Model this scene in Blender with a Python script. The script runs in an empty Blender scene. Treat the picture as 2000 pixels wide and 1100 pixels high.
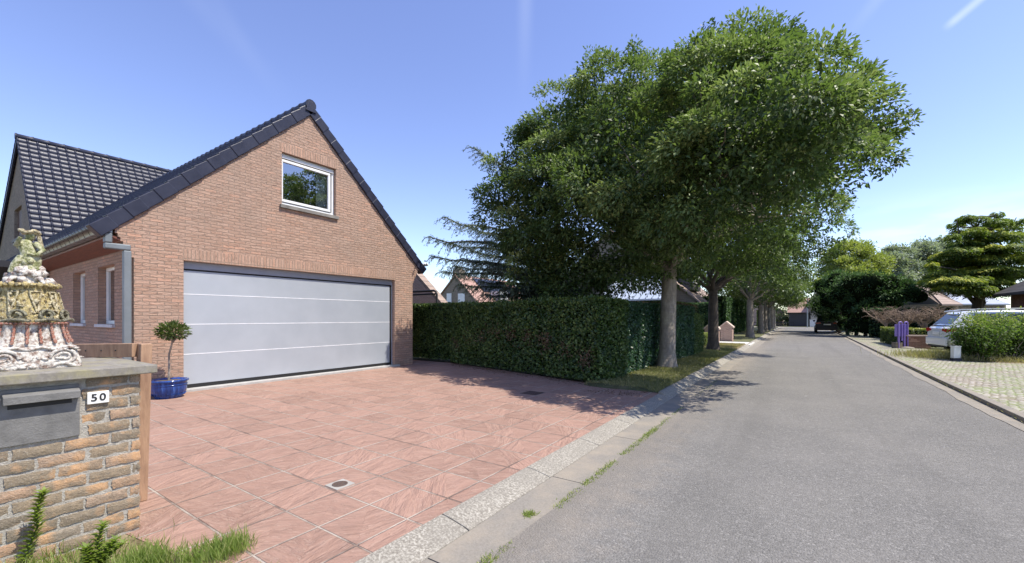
import bpy, math, random
import numpy as np
from mathutils import Vector, Matrix

random.seed(7); rng = np.random.default_rng(7)
PI = math.pi
sc = bpy.context.scene
COL = sc.collection

# ------------------------------------------------------------------ camera
F_PX, HOR, EYE = 822.0, 620.5, 1.4
TH = math.atan(554 / 822.0); S_, C_ = math.sin(TH), math.cos(TH)
cam = bpy.data.cameras.new('camera'); camo = bpy.data.objects.new('camera', cam); COL.objects.link(camo)
camo.location = (0, 0, EYE); camo.rotation_euler = (PI / 2, 0, TH)
cam.sensor_width = 36; cam.lens = 36 * F_PX / 2000; cam.shift_y = (HOR - 550) / 2000
cam.clip_start = 0.05; cam.clip_end = 3000
sc.camera = camo

# ------------------------------------------------------------------ sky and sun
SUN_EL, SUN_AZ = math.radians(60), math.radians(17)      # azimuth from +x towards +y
w = bpy.data.worlds.new('World'); sc.world = w; w.use_nodes = True
nt = w.node_tree; nt.nodes.clear()
def WN(t): return nt.nodes.new(t)
sky = WN('ShaderNodeTexSky'); sky.sky_type = 'NISHITA'; sky.sun_disc = False
sky.sun_elevation = SUN_EL; sky.sun_rotation = PI / 2 - SUN_AZ
sky.air_density = 1.0; sky.dust_density = 0.15; sky.ozone_density = 3.2; sky.altitude = 0
bg = WN('ShaderNodeBackground'); bg.inputs['Strength'].default_value = 0.135
tc = WN('ShaderNodeTexCoord')
# contrails and thin cirrus: bands of directions on the sky sphere
def contrail(a, b, width, start_fade):
    """factor for a streak between two sky directions a -> b"""
    a = Vector(a).normalized(); b = Vector(b).normalized(); n = a.cross(b).normalized(); t = n.cross(a).normalized()
    ang = a.angle(b)
    d = WN('ShaderNodeVectorMath'); d.operation = 'DOT_PRODUCT'; nt.links.new(tc.outputs['Generated'], d.inputs[0]); d.inputs[1].default_value = n
    ab = WN('ShaderNodeMath'); ab.operation = 'ABSOLUTE'; nt.links.new(d.outputs['Value'], ab.inputs[0])
    m = WN('ShaderNodeMapRange'); m.interpolation_type = 'SMOOTHSTEP'; nt.links.new(ab.outputs[0], m.inputs[0])
    m.inputs[1].default_value = 0; m.inputs[2].default_value = width; m.inputs[3].default_value = 1; m.inputs[4].default_value = 0
    e = WN('ShaderNodeVectorMath'); e.operation = 'DOT_PRODUCT'; nt.links.new(tc.outputs['Generated'], e.inputs[0]); e.inputs[1].default_value = t
    m2 = WN('ShaderNodeMapRange'); m2.interpolation_type = 'SMOOTHSTEP'; nt.links.new(e.outputs['Value'], m2.inputs[0])
    m2.inputs[1].default_value = 0; m2.inputs[2].default_value = start_fade * math.sin(ang)
    f = WN('ShaderNodeVectorMath'); f.operation = 'DOT_PRODUCT'; nt.links.new(tc.outputs['Generated'], f.inputs[0]); f.inputs[1].default_value = a
    g = WN('ShaderNodeMath'); g.operation = 'GREATER_THAN'; nt.links.new(f.outputs['Value'], g.inputs[0]); g.inputs[1].default_value = 0
    mu = WN('ShaderNodeMath'); mu.operation = 'MULTIPLY'; nt.links.new(m.outputs[0], mu.inputs[0]); nt.links.new(m2.outputs[0], mu.inputs[1])
    mv = WN('ShaderNodeMath'); mv.operation = 'MULTIPLY'; nt.links.new(mu.outputs[0], mv.inputs[0]); nt.links.new(g.outputs[0], mv.inputs[1])
    return mv
def at(px, py, Z):
    X = (px - 1000) / F_PX * Z; Y = (HOR - py) / F_PX * Z
    return Vector((X * C_ - Z * S_, X * S_ + Z * C_, EYE + Y))
def sdir(px, py): return at(px, py, 1.0) - Vector((0, 0, EYE))
cx = None
nz = WN('ShaderNodeTexNoise'); nz.inputs['Scale'].default_value = 9; nz.inputs['Detail'].default_value = 6
mpn = WN('ShaderNodeMapping'); mpn.inputs['Scale'].default_value = (1, 1, 4)
nt.links.new(tc.outputs['Generated'], mpn.inputs[0]); nt.links.new(mpn.outputs[0], nz.inputs['Vector'])
def addf(a, b, k):
    m = WN('ShaderNodeMath'); m.operation = 'MULTIPLY_ADD'; nt.links.new(b, m.inputs[0]); m.inputs[1].default_value = k
    if a is None: m.inputs[2].default_value = 0
    else: nt.links.new(a, m.inputs[2])
    return m.outputs[0]
fac = None
for (p, q, wd, sf, k) in [((1022, 230), (1030, -200), .022, .8, .10), ((1838, 62), (1960, -40), .009, .25, .30),
                          ((1640, 90), (1760, -60), .016, .9, .09), ((600, 230), (330, -60), .03, .9, .03), ((560, 230), (380, -80), .02, .9, .02)]:
    fac = addf(fac, contrail(sdir(*p), sdir(*q), wd, sf).outputs[0], k)
# pale cirrus bank low above the trees on the right
sp = WN('ShaderNodeSeparateXYZ'); nt.links.new(tc.outputs['Generated'], sp.inputs[0])
b1 = WN('ShaderNodeMapRange'); b1.interpolation_type = 'SMOOTHSTEP'; nt.links.new(sp.outputs['Z'], b1.inputs[0])
b1.inputs[1].default_value = .23; b1.inputs[2].default_value = .12
b2 = WN('ShaderNodeMapRange'); b2.interpolation_type = 'SMOOTHSTEP'; nt.links.new(nz.outputs[0], b2.inputs[0])
b2.inputs[1].default_value = .42; b2.inputs[2].default_value = .66
b3 = WN('ShaderNodeMath'); b3.operation = 'MULTIPLY'; nt.links.new(b1.outputs[0], b3.inputs[0]); nt.links.new(b2.outputs[0], b3.inputs[1])
b4 = WN('ShaderNodeMapRange'); b4.interpolation_type = 'SMOOTHSTEP'; nt.links.new(sp.outputs['X'], b4.inputs[0])
b4.inputs[1].default_value = -.1; b4.inputs[2].default_value = .2
b5 = WN('ShaderNodeMath'); b5.operation = 'MULTIPLY'; nt.links.new(b3.outputs[0], b5.inputs[0]); nt.links.new(b4.outputs[0], b5.inputs[1])
fac = addf(fac, b5.outputs[0], .42)
hs = WN('ShaderNodeHueSaturation'); hs.inputs['Saturation'].default_value = 1.0; hs.inputs['Hue'].default_value = 0.518; hs.inputs['Value'].default_value = 1.38
nt.links.new(sky.outputs[0], hs.inputs['Color'])
mx = WN('ShaderNodeMixRGB'); nt.links.new(fac, mx.inputs[0]); nt.links.new(hs.outputs[0], mx.inputs[1]); mx.inputs[2].default_value = (6.2, 6.8, 7.6, 1)
nt.links.new(mx.outputs[0], bg.inputs['Color'])
wo = WN('ShaderNodeOutputWorld'); nt.links.new(bg.outputs[0], wo.inputs[0])

sl = bpy.data.lights.new('sun', 'SUN'); sl.energy = 5.0; sl.angle = math.radians(.5); sl.color = (1, .94, .84)
so = bpy.data.objects.new('sun', sl); COL.objects.link(so); so.location = (20, 5, 30)
sd = Vector((math.cos(SUN_EL) * math.cos(SUN_AZ), math.cos(SUN_EL) * math.sin(SUN_AZ), math.sin(SUN_EL)))
so.rotation_euler = sd.to_track_quat('Z', 'Y').to_euler()
sc.view_settings.view_transform = 'Standard'; sc.view_settings.look = 'None'
sc.view_settings.exposure = 0.5; sc.view_settings.gamma = 1
sc.cycles.max_bounces = 8; sc.cycles.transparent_max_bounces = 8

# ------------------------------------------------------------------ pixel helpers (calibration)
def onx(x0, px, py):
    k = (px - 1000) / F_PX; Z = x0 / (k * C_ - S_); return Vector((x0, Z * (k * S_ + C_), EYE + (HOR - py) / F_PX * Z))
def ony(y0, px, py):
    k = (px - 1000) / F_PX; Z = y0 / (k * S_ + C_); return Vector((Z * (k * C_ - S_), y0, EYE + (HOR - py) / F_PX * Z))
def gnd(px, py, z=0.):
    return at(px, py, F_PX * (EYE - z) / (py - HOR))

# ------------------------------------------------------------------ objects
OFF = {}
def tag(o, label=None, cat=None, group=None, kind=None):
    if label: o['label'] = label
    if cat: o['category'] = cat
    if group: o['group'] = group
    if kind: o['kind'] = kind
    return o
def thing(name, loc, label, cat, group=None):
    o = bpy.data.objects.new(name, None); COL.objects.link(o); o.location = loc; o.empty_display_size = .2
    OFF[o] = Vector(loc); return tag(o, label, cat, group)
def link(name, me, mat, parent):
    o = bpy.data.objects.new(name, me); COL.objects.link(o)
    if mat is not None: me.materials.append(mat)
    if parent is not None:
        o.parent = parent; off = OFF[parent]; OFF[o] = off
        if off.length > 0: me.transform(Matrix.Translation(-off))
    return o
class MB:
    def __init__(s): s.v = []; s.f = []; s.sm = []
    def add(s, vs, fs, smooth=False):
        n = len(s.v); s.v += [tuple(v) for v in vs]; s.f += [tuple(i + n for i in f) for f in fs]; s.sm += [smooth] * len(fs); return s
    def box(s, a, b, M=None):
        (x0, y0, z0), (x1, y1, z1) = a, b
        if x0 > x1: x0, x1 = x1, x0
        if y0 > y1: y0, y1 = y1, y0
        if z0 > z1: z0, z1 = z1, z0
        vs = [Vector(p) for p in ((x0, y0, z0), (x1, y0, z0), (x1, y1, z0), (x0, y1, z0), (x0, y0, z1), (x1, y0, z1), (x1, y1, z1), (x0, y1, z1))]
        if M is not None: vs = [M @ v for v in vs]
        return s.add(vs, [(0, 3, 2, 1), (4, 5, 6, 7), (0, 1, 5, 4), (1, 2, 6, 5), (2, 3, 7, 6), (3, 0, 4, 7)])
    def prism(s, poly, d):
        d = Vector(d); n = len(poly); a = [Vector(p) for p in poly]; b = [p + d for p in a]
        nrm = Vector((0, 0, 0))
        for i in range(n): nrm += a[i].cross(a[(i + 1) % n])
        if nrm.dot(d) > 0: a, b = b, a
        return s.add(a + b, [tuple(range(n)), tuple(range(2 * n - 1, n - 1, -1))] + [(i, i + n, (i + 1) % n + n, (i + 1) % n) for i in range(n)])
    def tube(s, pts, rad, n=8, cap=True):
        pts = [Vector(p) for p in pts]; m = len(pts)
        if not hasattr(rad, '__len__'): rad = [rad] * m
        vs = []; up = None
        for i, p in enumerate(pts):
            t = (pts[min(i + 1, m - 1)] - pts[max(i - 1, 0)]).normalized()
            if up is None: up = t.orthogonal().normalized()
            else: up = (up - t * up.dot(t)); up = up.normalized() if up.length > 1e-6 else t.orthogonal().normalized()
            w_ = t.cross(up)
            for k in range(n):
                a = 2 * PI * k / n; vs.append(p + (up * math.cos(a) + w_ * math.sin(a)) * rad[i])
        fs = []
        for i in range(m - 1):
            for k in range(n):
                a = i * n + k; b = i * n + (k + 1) % n; fs.append((a, b, b + n, a + n))
        s.add(vs, fs, True)
        if cap:
            s.add(vs[:n], [tuple(range(n - 1, -1, -1))]); s.add(vs[-n:], [tuple(range(n))])
        return s
    def lathe(s, prof, c, n=24, fn=None, smooth=True):
        vs = []
        for (r, z) in prof:
            for k in range(n):
                a = 2 * PI * k / n; rr = r if fn is None else fn(r, z, a)
                vs.append((c[0] + rr * math.cos(a), c[1] + rr * math.sin(a), c[2] + z))
        fs = [(i * n + k, i * n + (k + 1) % n, (i + 1) * n + (k + 1) % n, (i + 1) * n + k) for i in range(len(prof) - 1) for k in range(n)]
        s.add(vs, fs, smooth)
        s.add(vs[:n], [tuple(range(n - 1, -1, -1))]); s.add(vs[-n:], [tuple(range(n))]); return s
    def blob(s, c, r, seed=0, amp=.2, n=10, m=7):
        r = (r, r, r) if not hasattr(r, '__len__') else r; rd = random.Random(seed); vs = []; c = Vector(c)
        for i in range(m + 1):
            for k in range(n):
                th = PI * i / m; ph = 2 * PI * k / n
                q = 1 + (rd.random() - .5) * 2 * amp if 0 < i < m else 1
                vs.append(c + Vector((r[0] * math.sin(th) * math.cos(ph), r[1] * math.sin(th) * math.sin(ph), r[2] * math.cos(th))) * q)
        fs = [(i * n + k, (i + 1) * n + k, (i + 1) * n + (k + 1) % n, i * n + (k + 1) % n) for i in range(m) for k in range(n)]
        return s.add(vs, fs, True)
    def build(s, name, mat, parent=None, bevel=0, seg=2):
        me = bpy.data.meshes.new(name); me.from_pydata(s.v, [], s.f); me.update()
        me.polygons.foreach_set('use_smooth', s.sm)
        o = link(name, me, mat, parent)
        if bevel:
            b = o.modifiers.new('bevel', 'BEVEL'); b.width = bevel; b.segments = seg; b.limit_method = 'ANGLE'
        return o
def struct(o): o['kind'] = 'structure'; return o
def copy_tree(o, parent=None):
    c = o.copy(); COL.objects.link(c); c.parent = parent
    for ch in [x for x in o.children]: copy_tree(ch, c)
    return c

# ------------------------------------------------------------------ materials
def newmat(name):
    m = bpy.data.materials.new(name); m.use_nodes = True; t = m.node_tree; t.nodes.clear()
    o = t.nodes.new('ShaderNodeOutputMaterial'); p = t.nodes.new('ShaderNodeBsdfPrincipled'); t.links.new(p.outputs[0], o.inputs[0])
    return m, t, p, o
def nd(t, ty, **kw):
    n = t.nodes.new(ty)
    for k, v in kw.items():
        if hasattr(n, k): setattr(n, k, v)
        else: n.inputs[k].default_value = v
    return n
def col(c): return (c[0], c[1], c[2], 1)
def ramp(t, fac, stops):
    r = t.nodes.new('ShaderNodeValToRGB'); e = r.color_ramp.elements
    while len(e) > 1: e.remove(e[-1])
    e[0].position = stops[0][0]; e[0].color = col(stops[0][1])
    for p, c in stops[1:]: x = e.new(p); x.color = col(c)
    t.links.new(fac, r.inputs[0]); return r.outputs[0]
def mth(t, op, a, b=None, c=None):
    m = t.nodes.new('ShaderNodeMath'); m.operation = op
    for i, x in enumerate((a, b, c)):
        if x is None: continue
        if isinstance(x, (int, float)): m.inputs[i].default_value = x
        else: t.links.new(x, m.inputs[i])
    return m.outputs[0]
def pos(t): return t.nodes.new('ShaderNodeNewGeometry').outputs['Position']
def noise(t, vec, scale, detail=4, rough=.55, sc3=None, dist=0):
    if sc3:
        mp = t.nodes.new('ShaderNodeMapping'); mp.inputs['Scale'].default_value = sc3; t.links.new(vec, mp.inputs[0]); vec = mp.outputs[0]
    n = t.nodes.new('ShaderNodeTexNoise'); n.inputs['Scale'].default_value = scale; n.inputs['Detail'].default_value = detail
    n.inputs['Roughness'].default_value = rough; n.inputs['Distortion'].default_value = dist; t.links.new(vec, n.inputs['Vector']); return n.outputs['Fac']
def mixc(t, fac, a, b, mode='MIX'):
    m = t.nodes.new('ShaderNodeMixRGB'); m.blend_type = mode
    for i, x in enumerate((fac, a, b)):
        if isinstance(x, (int, float)): m.inputs[i].default_value = x
        elif isinstance(x, tuple): m.inputs[i].default_value = col(x)
        else: t.links.new(x, m.inputs[i])
    return m.outputs[0]
def bump(t, p, h, strength=.5, dist=.01):
    b = t.nodes.new('ShaderNodeBump'); b.inputs['Strength'].default_value = strength; b.inputs['Distance'].default_value = dist
    t.links.new(h, b.inputs['Height']); t.links.new(b.outputs[0], p.inputs['Normal'])
def simple(name, c, rough=.6, c2=None, scale=6, metal=0, bmp=0, bscale=60, spec=.5, coat=0, sc3=None):
    m, t, p, o = newmat(name); P = pos(t); p.inputs['Roughness'].default_value = rough; p.inputs['Metallic'].default_value = metal
    p.inputs['Specular IOR Level'].default_value = spec; p.inputs['Coat Weight'].default_value = coat
    c2 = c2 or tuple(x * .75 for x in c)
    n = noise(t, P, scale, 6, .6, sc3); t.links.new(ramp(t, n, [(.3, c2), (.7, c)]), p.inputs['Base Color'])
    if bmp: bump(t, p, noise(t, P, bscale, 4, .6, sc3), bmp, .01)
    return m
def brick_mat(name, c1, c2, mortar, bw=.21, rh=.0625, ms=.007, soldier=False, stain=(.32, .25, .20), strength=.8, uoff=0., odd_brick=(.62, .36, .25)):
    m, t, p, o = newmat(name)
    g = t.nodes.new('ShaderNodeNewGeometry'); s1 = nd(t, 'ShaderNodeSeparateXYZ'); t.links.new(g.outputs['Position'], s1.inputs[0])
    s2 = nd(t, 'ShaderNodeSeparateXYZ'); t.links.new(g.outputs['True Normal'], s2.inputs[0])
    sel = mth(t, 'GREATER_THAN', mth(t, 'ABSOLUTE', s2.outputs[0]), mth(t, 'ABSOLUTE', s2.outputs[1]))
    mu = nd(t, 'ShaderNodeMix'); t.links.new(sel, mu.inputs[0]); t.links.new(s1.outputs[0], mu.inputs[2]); t.links.new(s1.outputs[1], mu.inputs[3])
    u, v = mth(t, 'ADD', mu.outputs[0], uoff), s1.outputs[2]
    cb = nd(t, 'ShaderNodeCombineXYZ')
    t.links.new(v if soldier else u, cb.inputs[0]); t.links.new(u if soldier else v, cb.inputs[1])
    # wobble so courses are not ruler-straight
    wob = nd(t, 'ShaderNodeTexNoise', Scale=9.); t.links.new(cb.outputs[0], wob.inputs['Vector'])
    va = nd(t, 'ShaderNodeVectorMath', operation='MULTIPLY_ADD'); t.links.new(wob.outputs['Color'], va.inputs[0]); va.inputs[1].default_value = (.012, .012, 0); t.links.new(cb.outputs[0], va.inputs[2])
    vec = va.outputs[0]
    b = nd(t, 'ShaderNodeTexBrick'); t.links.new(vec, b.inputs['Vector'])
    b.inputs['Scale'].default_value = 1; b.inputs['Brick Width'].default_value = bw; b.inputs['Row Height'].default_value = rh
    b.inputs['Mortar Size'].default_value = ms; b.inputs['Mortar Smooth'].default_value = .35; b.inputs['Bias'].default_value = 0
    b.inputs['Color1'].default_value = col((0, 0, 0)); b.inputs['Color2'].default_value = col((1, 1, 1)); b.inputs['Mortar'].default_value = col((.5, .5, .5))
    if soldier: b.offset = 0
    bc = ramp(t, b.outputs['Color'], [(0, c1), (.45, tuple((x + y) / 2 for x, y in zip(c1, c2))), (.8, c2), (1, odd_brick)])  # last ramp stop colours the odd brick at random
    n1 = noise(t, vec, 1, 6, .65, (35, 70, 1)); n2 = noise(t, g.outputs['Position'], 1.1, 4, .6); n3 = noise(t, vec, 1, 5, .7, (9, 45, 1), .6)
    c = mixc(t, mth(t, 'MULTIPLY', n1, .55), bc, tuple(x * .62 for x in c1))
    c = mixc(t, ramp(t, n2, [(.42, (0, 0, 0)), (.72, (.5, .5, .5))]), c, stain)
    crack_shade = ramp(t, n3, [(.36, (1, 1, 1)), (.46, (0, 0, 0))])
    c = mixc(t, mth(t, 'MULTIPLY', crack_shade, .75), c, tuple(x * .35 for x in c1))  # cracks and rough-face shadow lines painted dark into the low spots
    c = mixc(t, b.outputs['Fac'], c, mortar); t.links.new(c, p.inputs['Base Color'])
    h = mth(t, 'SUBTRACT', mth(t, 'ADD', mth(t, 'MULTIPLY', n3, 1.6), mth(t, 'MULTIPLY', n1, .6)), mth(t, 'MULTIPLY', b.outputs['Fac'], 1.3))
    bump(t, p, h, strength, .014); p.inputs['Roughness'].default_value = .9; p.inputs['Specular IOR Level'].default_value = .2
    return m
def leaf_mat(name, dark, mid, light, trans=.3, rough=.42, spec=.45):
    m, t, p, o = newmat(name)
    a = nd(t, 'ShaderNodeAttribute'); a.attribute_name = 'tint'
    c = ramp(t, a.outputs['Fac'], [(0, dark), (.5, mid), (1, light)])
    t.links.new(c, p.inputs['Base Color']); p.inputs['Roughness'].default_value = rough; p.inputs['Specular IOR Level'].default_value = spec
    tr = nd(t, 'ShaderNodeBsdfTranslucent'); t.links.new(mixc(t, .55, c, tuple(min(1, x * 2.2) for x in (mid[0] * 1.25, mid[1] * 1.35, mid[2] * .5))), tr.inputs[0])
    mix = nd(t, 'ShaderNodeMixShader'); mix.inputs[0].default_value = trans
    t.links.new(p.outputs[0], mix.inputs[1]); t.links.new(tr.outputs[0], mix.inputs[2]); t.links.new(mix.outputs[0], o.inputs[0]); return m

M = {}
M['brick'] = brick_mat('facade_brick', (.45, .285, .205), (.54, .365, .275), (.30, .225, .175))
M['brick_side'] = M['brick']
M['soldier'] = brick_mat('soldier_brick', (.47, .295, .21), (.56, .37, .275), (.33, .25, .19), soldier=True, bw=.42)
M['brick_grey'] = brick_mat('greybrown_brick', (.20, .165, .125), (.28, .235, .18), (.24, .21, .175), strength=.4, odd_brick=(.3, .25, .19))
M['brick_pink'] = brick_mat('pink_brick', (.42, .26, .20), (.52, .34, .26), (.5, .42, .36), strength=.4)
M['brick_dark'] = brick_mat('dark_red_brick', (.13, .055, .04), (.2, .085, .06), (.12, .08, .065), strength=.4, odd_brick=(.2, .08, .05))
M['zinc'] = simple('zinc', (.36, .39, .40), .45, (.25, .28, .29), 3, metal=.35)
M['soffit'] = simple('varnished_wood', (.20, .065, .035), .5, (.11, .035, .02), 3, bmp=.2, sc3=(1, 12, 12))
M['white'] = simple('white_plastic', (.78, .78, .76), .4, (.66, .66, .65), 3)
M['stone'] = simple('bluestone', (.24, .225, .20), .8, (.13, .12, .105), 5, bmp=.3)
M['tile'] = None

def tile_mat():
    m, t, p, o = newmat('glazed_roof_tile'); P = pos(t)
    n = noise(t, P, 3.5, 5, .6); n2 = noise(t, P, 60, 3, .6)
    c = ramp(t, n, [(.3, (.018, .020, .036)), (.75, (.036, .039, .062))]); t.links.new(c, p.inputs['Base Color'])
    t.links.new(ramp(t, n2, [(.3, (.30, .30, .30)), (.7, (.55, .55, .55))]), p.inputs['Roughness']); p.inputs['Specular IOR Level'].default_value = .3
    return m
M['tile'] = tile_mat()
def redtile_mat(nm, a, b):
    m, t, p, o = newmat(nm); s = nd(t, 'ShaderNodeSeparateXYZ'); t.links.new(pos(t), s.inputs[0])
    n = noise(t, pos(t), 2.5, 6, .7); c = ramp(t, n, [(.3, a), (.7, b)])
    saw = mth(t, 'FRACT', mth(t, 'MULTIPLY', s.outputs[2], 4.2)); c = mixc(t, mth(t, 'MULTIPLY', mth(t, 'LESS_THAN', saw, .2), .5), c, tuple(x * .4 for x in a))
    t.links.new(c, p.inputs['Base Color']); p.inputs['Roughness'].default_value = .8; bump(t, p, saw, .5, .04); return m
M['redtile'] = redtile_mat('red_clay_tile', (.30, .17, .13), (.44, .28, .22))
M['browntile'] = redtile_mat('brown_clay_tile', (.26, .19, .15), (.38, .29, .23))

def asphalt_mat():
    m, t, p, o = newmat('asphalt'); P = pos(t)
    v = nd(t, 'ShaderNodeTexVoronoi', Scale=75.); t.links.new(P, v.inputs['Vector'])
    v2 = nd(t, 'ShaderNodeTexVoronoi', Scale=190.); t.links.new(P, v2.inputs['Vector'])
    n = noise(t, P, 110, 3, .7); big = noise(t, P, .9, 6, .65); mid = noise(t, P, 5, 5, .7)
    s = nd(t, 'ShaderNodeSeparateColor'); t.links.new(v.outputs['Color'], s.inputs[0])
    c = ramp(t, s.outputs[0], [(0, (.145, .139, .127)), (.6, (.195, .187, .172)), (.93, (.235, .225, .207)), (1, (.32, .305, .28))])
    c = mixc(t, ramp(t, n, [(.3, (.75, .75, .75)), (.55, (0, 0, 0))]), c, (.062, .06, .058))
    c = mixc(t, ramp(t, big, [(.35, (0, 0, 0)), (.75, (.45, .45, .45))]), c, (.255, .24, .215))
    c = mixc(t, ramp(t, mid, [(.55, (0, 0, 0)), (.8, (.4, .4, .4))]), c, (.14, .133, .12))
    vs = nd(t, 'ShaderNodeTexVoronoi', Scale=.35); vs.feature = 'DISTANCE_TO_EDGE'
    wv = nd(t, 'ShaderNodeVectorMath', operation='MULTIPLY_ADD'); nn = nd(t, 'ShaderNodeTexNoise', Scale=1.3, Detail=6.); t.links.new(P, nn.inputs['Vector'])
    t.links.new(nn.outputs['Color'], wv.inputs[0]); wv.inputs[1].default_value = (1.2, 1.2, 0); t.links.new(P, wv.inputs[2]); t.links.new(wv.outputs[0], vs.inputs['Vector'])
    sx_ = nd(t, 'ShaderNodeSeparateXYZ'); t.links.new(P, sx_.inputs[0])
    edge = nd(t, 'ShaderNodeMapRange'); edge.inputs[1].default_value = -.9; edge.inputs[2].default_value = -1.5; t.links.new(mth(t, 'ADD', sx_.outputs[0], mth(t, 'MULTIPLY', mth(t, 'SUBTRACT', mid, .5), 1.3)), edge.inputs[0])
    c = mixc(t, mth(t, 'MULTIPLY', edge.outputs[0], .45), c, (.30, .255, .20))
    trk = noise(t, P, 1, 4, .6, (1.6, .06, 1)); c = mixc(t, ramp(t, trk, [(.50, (0, 0, 0)), (.68, (.35, .35, .35))]), c, (.12, .115, .105))
    blot = noise(t, P, 2.3, 3, .5); c = mixc(t, ramp(t, blot, [(.68, (0, 0, 0)), (.74, (.4, .4, .4))]), c, (.34, .325, .30))
    t.links.new(c, p.inputs['Base Color']); p.inputs['Roughness'].default_value = .92; p.inputs['Specular IOR Level'].default_value = .2
    h = mth(t, 'ADD', mth(t, 'MULTIPLY', v.outputs['Distance'], -.8), mth(t, 'MULTIPLY', n, .8)); bump(t, p, h, .9, .008); return m
M['asphalt'] = asphalt_mat()

def paving_mat():
    """printed concrete: .41 m squares, riven ridges turning from square to square"""
    m, t, p, o = newmat('printed_concrete'); P = pos(t); s = nd(t, 'ShaderNodeSeparateXYZ'); t.links.new(P, s.inputs[0])
    T = .408
    u = mth(t, 'MULTIPLY_ADD', s.outputs[0], 1 / T, 2.24 / T); v = mth(t, 'MULTIPLY_ADD', s.outputs[1], 1 / T, -1.61 / T)
    fu, fv = mth(t, 'FRACT', u), mth(t, 'FRACT', v)
    eu = mth(t, 'MINIMUM', fu, mth(t, 'SUBTRACT', 1, fu)); ev = mth(t, 'MINIMUM', fv, mth(t, 'SUBTRACT', 1, fv)); e = mth(t, 'MINIMUM', eu, ev)
    wn = noise(t, P, 30, 3, .6); e2 = mth(t, 'SUBTRACT', e, mth(t, 'MULTIPLY', wn, .012))
    joint = nd(t, 'ShaderNodeMapRange'); joint.inputs[1].default_value = .007; joint.inputs[2].default_value = .019; joint.inputs[3].default_value = 1; joint.inputs[4].default_value = 0; t.links.new(e2, joint.inputs[0])
    J = joint.outputs[0]
    # diagonal half of each square gets another direction
    tri = mth(t, 'GREATER_THAN', mth(t, 'ADD', fu, fv), 1)
    cell = nd(t, 'ShaderNodeCombineXYZ'); t.links.new(mth(t, 'FLOOR', u), cell.inputs[0]); t.links.new(mth(t, 'FLOOR', v), cell.inputs[1])
    w1 = nd(t, 'ShaderNodeTexWhiteNoise'); w1.noise_dimensions = '3D'; t.links.new(cell.outputs[0], w1.inputs['Vector'])
    cell2 = nd(t, 'ShaderNodeCombineXYZ'); t.links.new(mth(t, 'FLOOR', u), cell2.inputs[0]); t.links.new(mth(t, 'FLOOR', v), cell2.inputs[1]); t.links.new(tri, cell2.inputs[2])
    w2 = nd(t, 'ShaderNodeTexWhiteNoise'); w2.noise_dimensions = '3D'; t.links.new(cell2.outputs[0], w2.inputs['Vector'])
    ang = mth(t, 'MULTIPLY', w2.outputs['Value'], 2.6)
    ca, sa = mth(t, 'COSINE', ang), mth(t, 'SINE', ang)
    ru = mth(t, 'ADD', mth(t, 'MULTIPLY', s.outputs[0], ca), mth(t, 'MULTIPLY', s.outputs[1], sa))
    rv = mth(t, 'SUBTRACT', mth(t, 'MULTIPLY', s.outputs[1], ca), mth(t, 'MULTIPLY', s.outputs[0], sa))
    rc = nd(t, 'ShaderNodeCombineXYZ'); t.links.new(ru, rc.inputs[0]); t.links.new(rv, rc.inputs[1]); t.links.new(mth(t, 'MULTIPLY', w1.outputs['Value'], 50), rc.inputs[2])
    rid = noise(t, rc.outputs[0], 1, 6, .62, (2.0, 11, 1), .25)
    # terraces: riven steps
    ter = mth(t, 'FRACT', mth(t, 'MULTIPLY', rid, 8.0))
    ter_i = mth(t, 'POWER', ter, 7.0); ter_d = mth(t, 'POWER', mth(t, 'SUBTRACT', 1, ter), 9.0)
    soft = noise(t, rc.outputs[0], 1, 4, .6, (3.5, 9, 1), .3)
    fine = noise(t, P, 140, 3, .7); big = noise(t, P, .8, 5, .6); mid = noise(t, P, 9, 5, .65)
    base = ramp(t, soft, [(.2, (.20, .125, .092)), (.5, (.29, .178, .133)), (.8, (.37, .245, .185))])
    base = mixc(t, mth(t, 'MULTIPLY', ter_i, .55), base, (.58, .43, .34))
    base = mixc(t, mth(t, 'MULTIPLY', ter_d, .45), base, (.15, .085, .065))
    base = mixc(t, ramp(t, big, [(.35, (0, 0, 0)), (.7, (.5, .5, .5))]), base, (.40, .25, .19))
    base = mixc(t, ramp(t, mid, [(.5, (0, 0, 0)), (.8, (.45, .45, .45))]), base, (.30, .205, .17))
    base = mixc(t, mth(t, 'MULTIPLY', fine, .3), base, (.22, .14, .115))
    base = mixc(t, mth(t, 'MULTIPLY', w1.outputs['Value'], .45), base, (.42, .26, .20))
    jc = ramp(t, noise(t, P, 1.7, 4, .6), [(.40, (.18, .14, .115)), (.54, (.48, .42, .35))])
    c = mixc(t, mth(t, 'MULTIPLY', J, .85), base, jc); t.links.new(c, p.inputs['Base Color'])
    h = mth(t, 'ADD', mth(t, 'MULTIPLY', ter, .7), mth(t, 'MULTIPLY', rid, 2.0)); h = mth(t, 'SUBTRACT', h, mth(t, 'MULTIPLY', J, 2.0)); h = mth(t, 'ADD', h, mth(t, 'MULTIPLY', fine, .25))
    bump(t, p, h, .8, .010); p.inputs['Roughness'].default_value = .9; p.inputs['Specular IOR Level'].default_value = .2; return m
M['paving'] = paving_mat()

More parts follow.
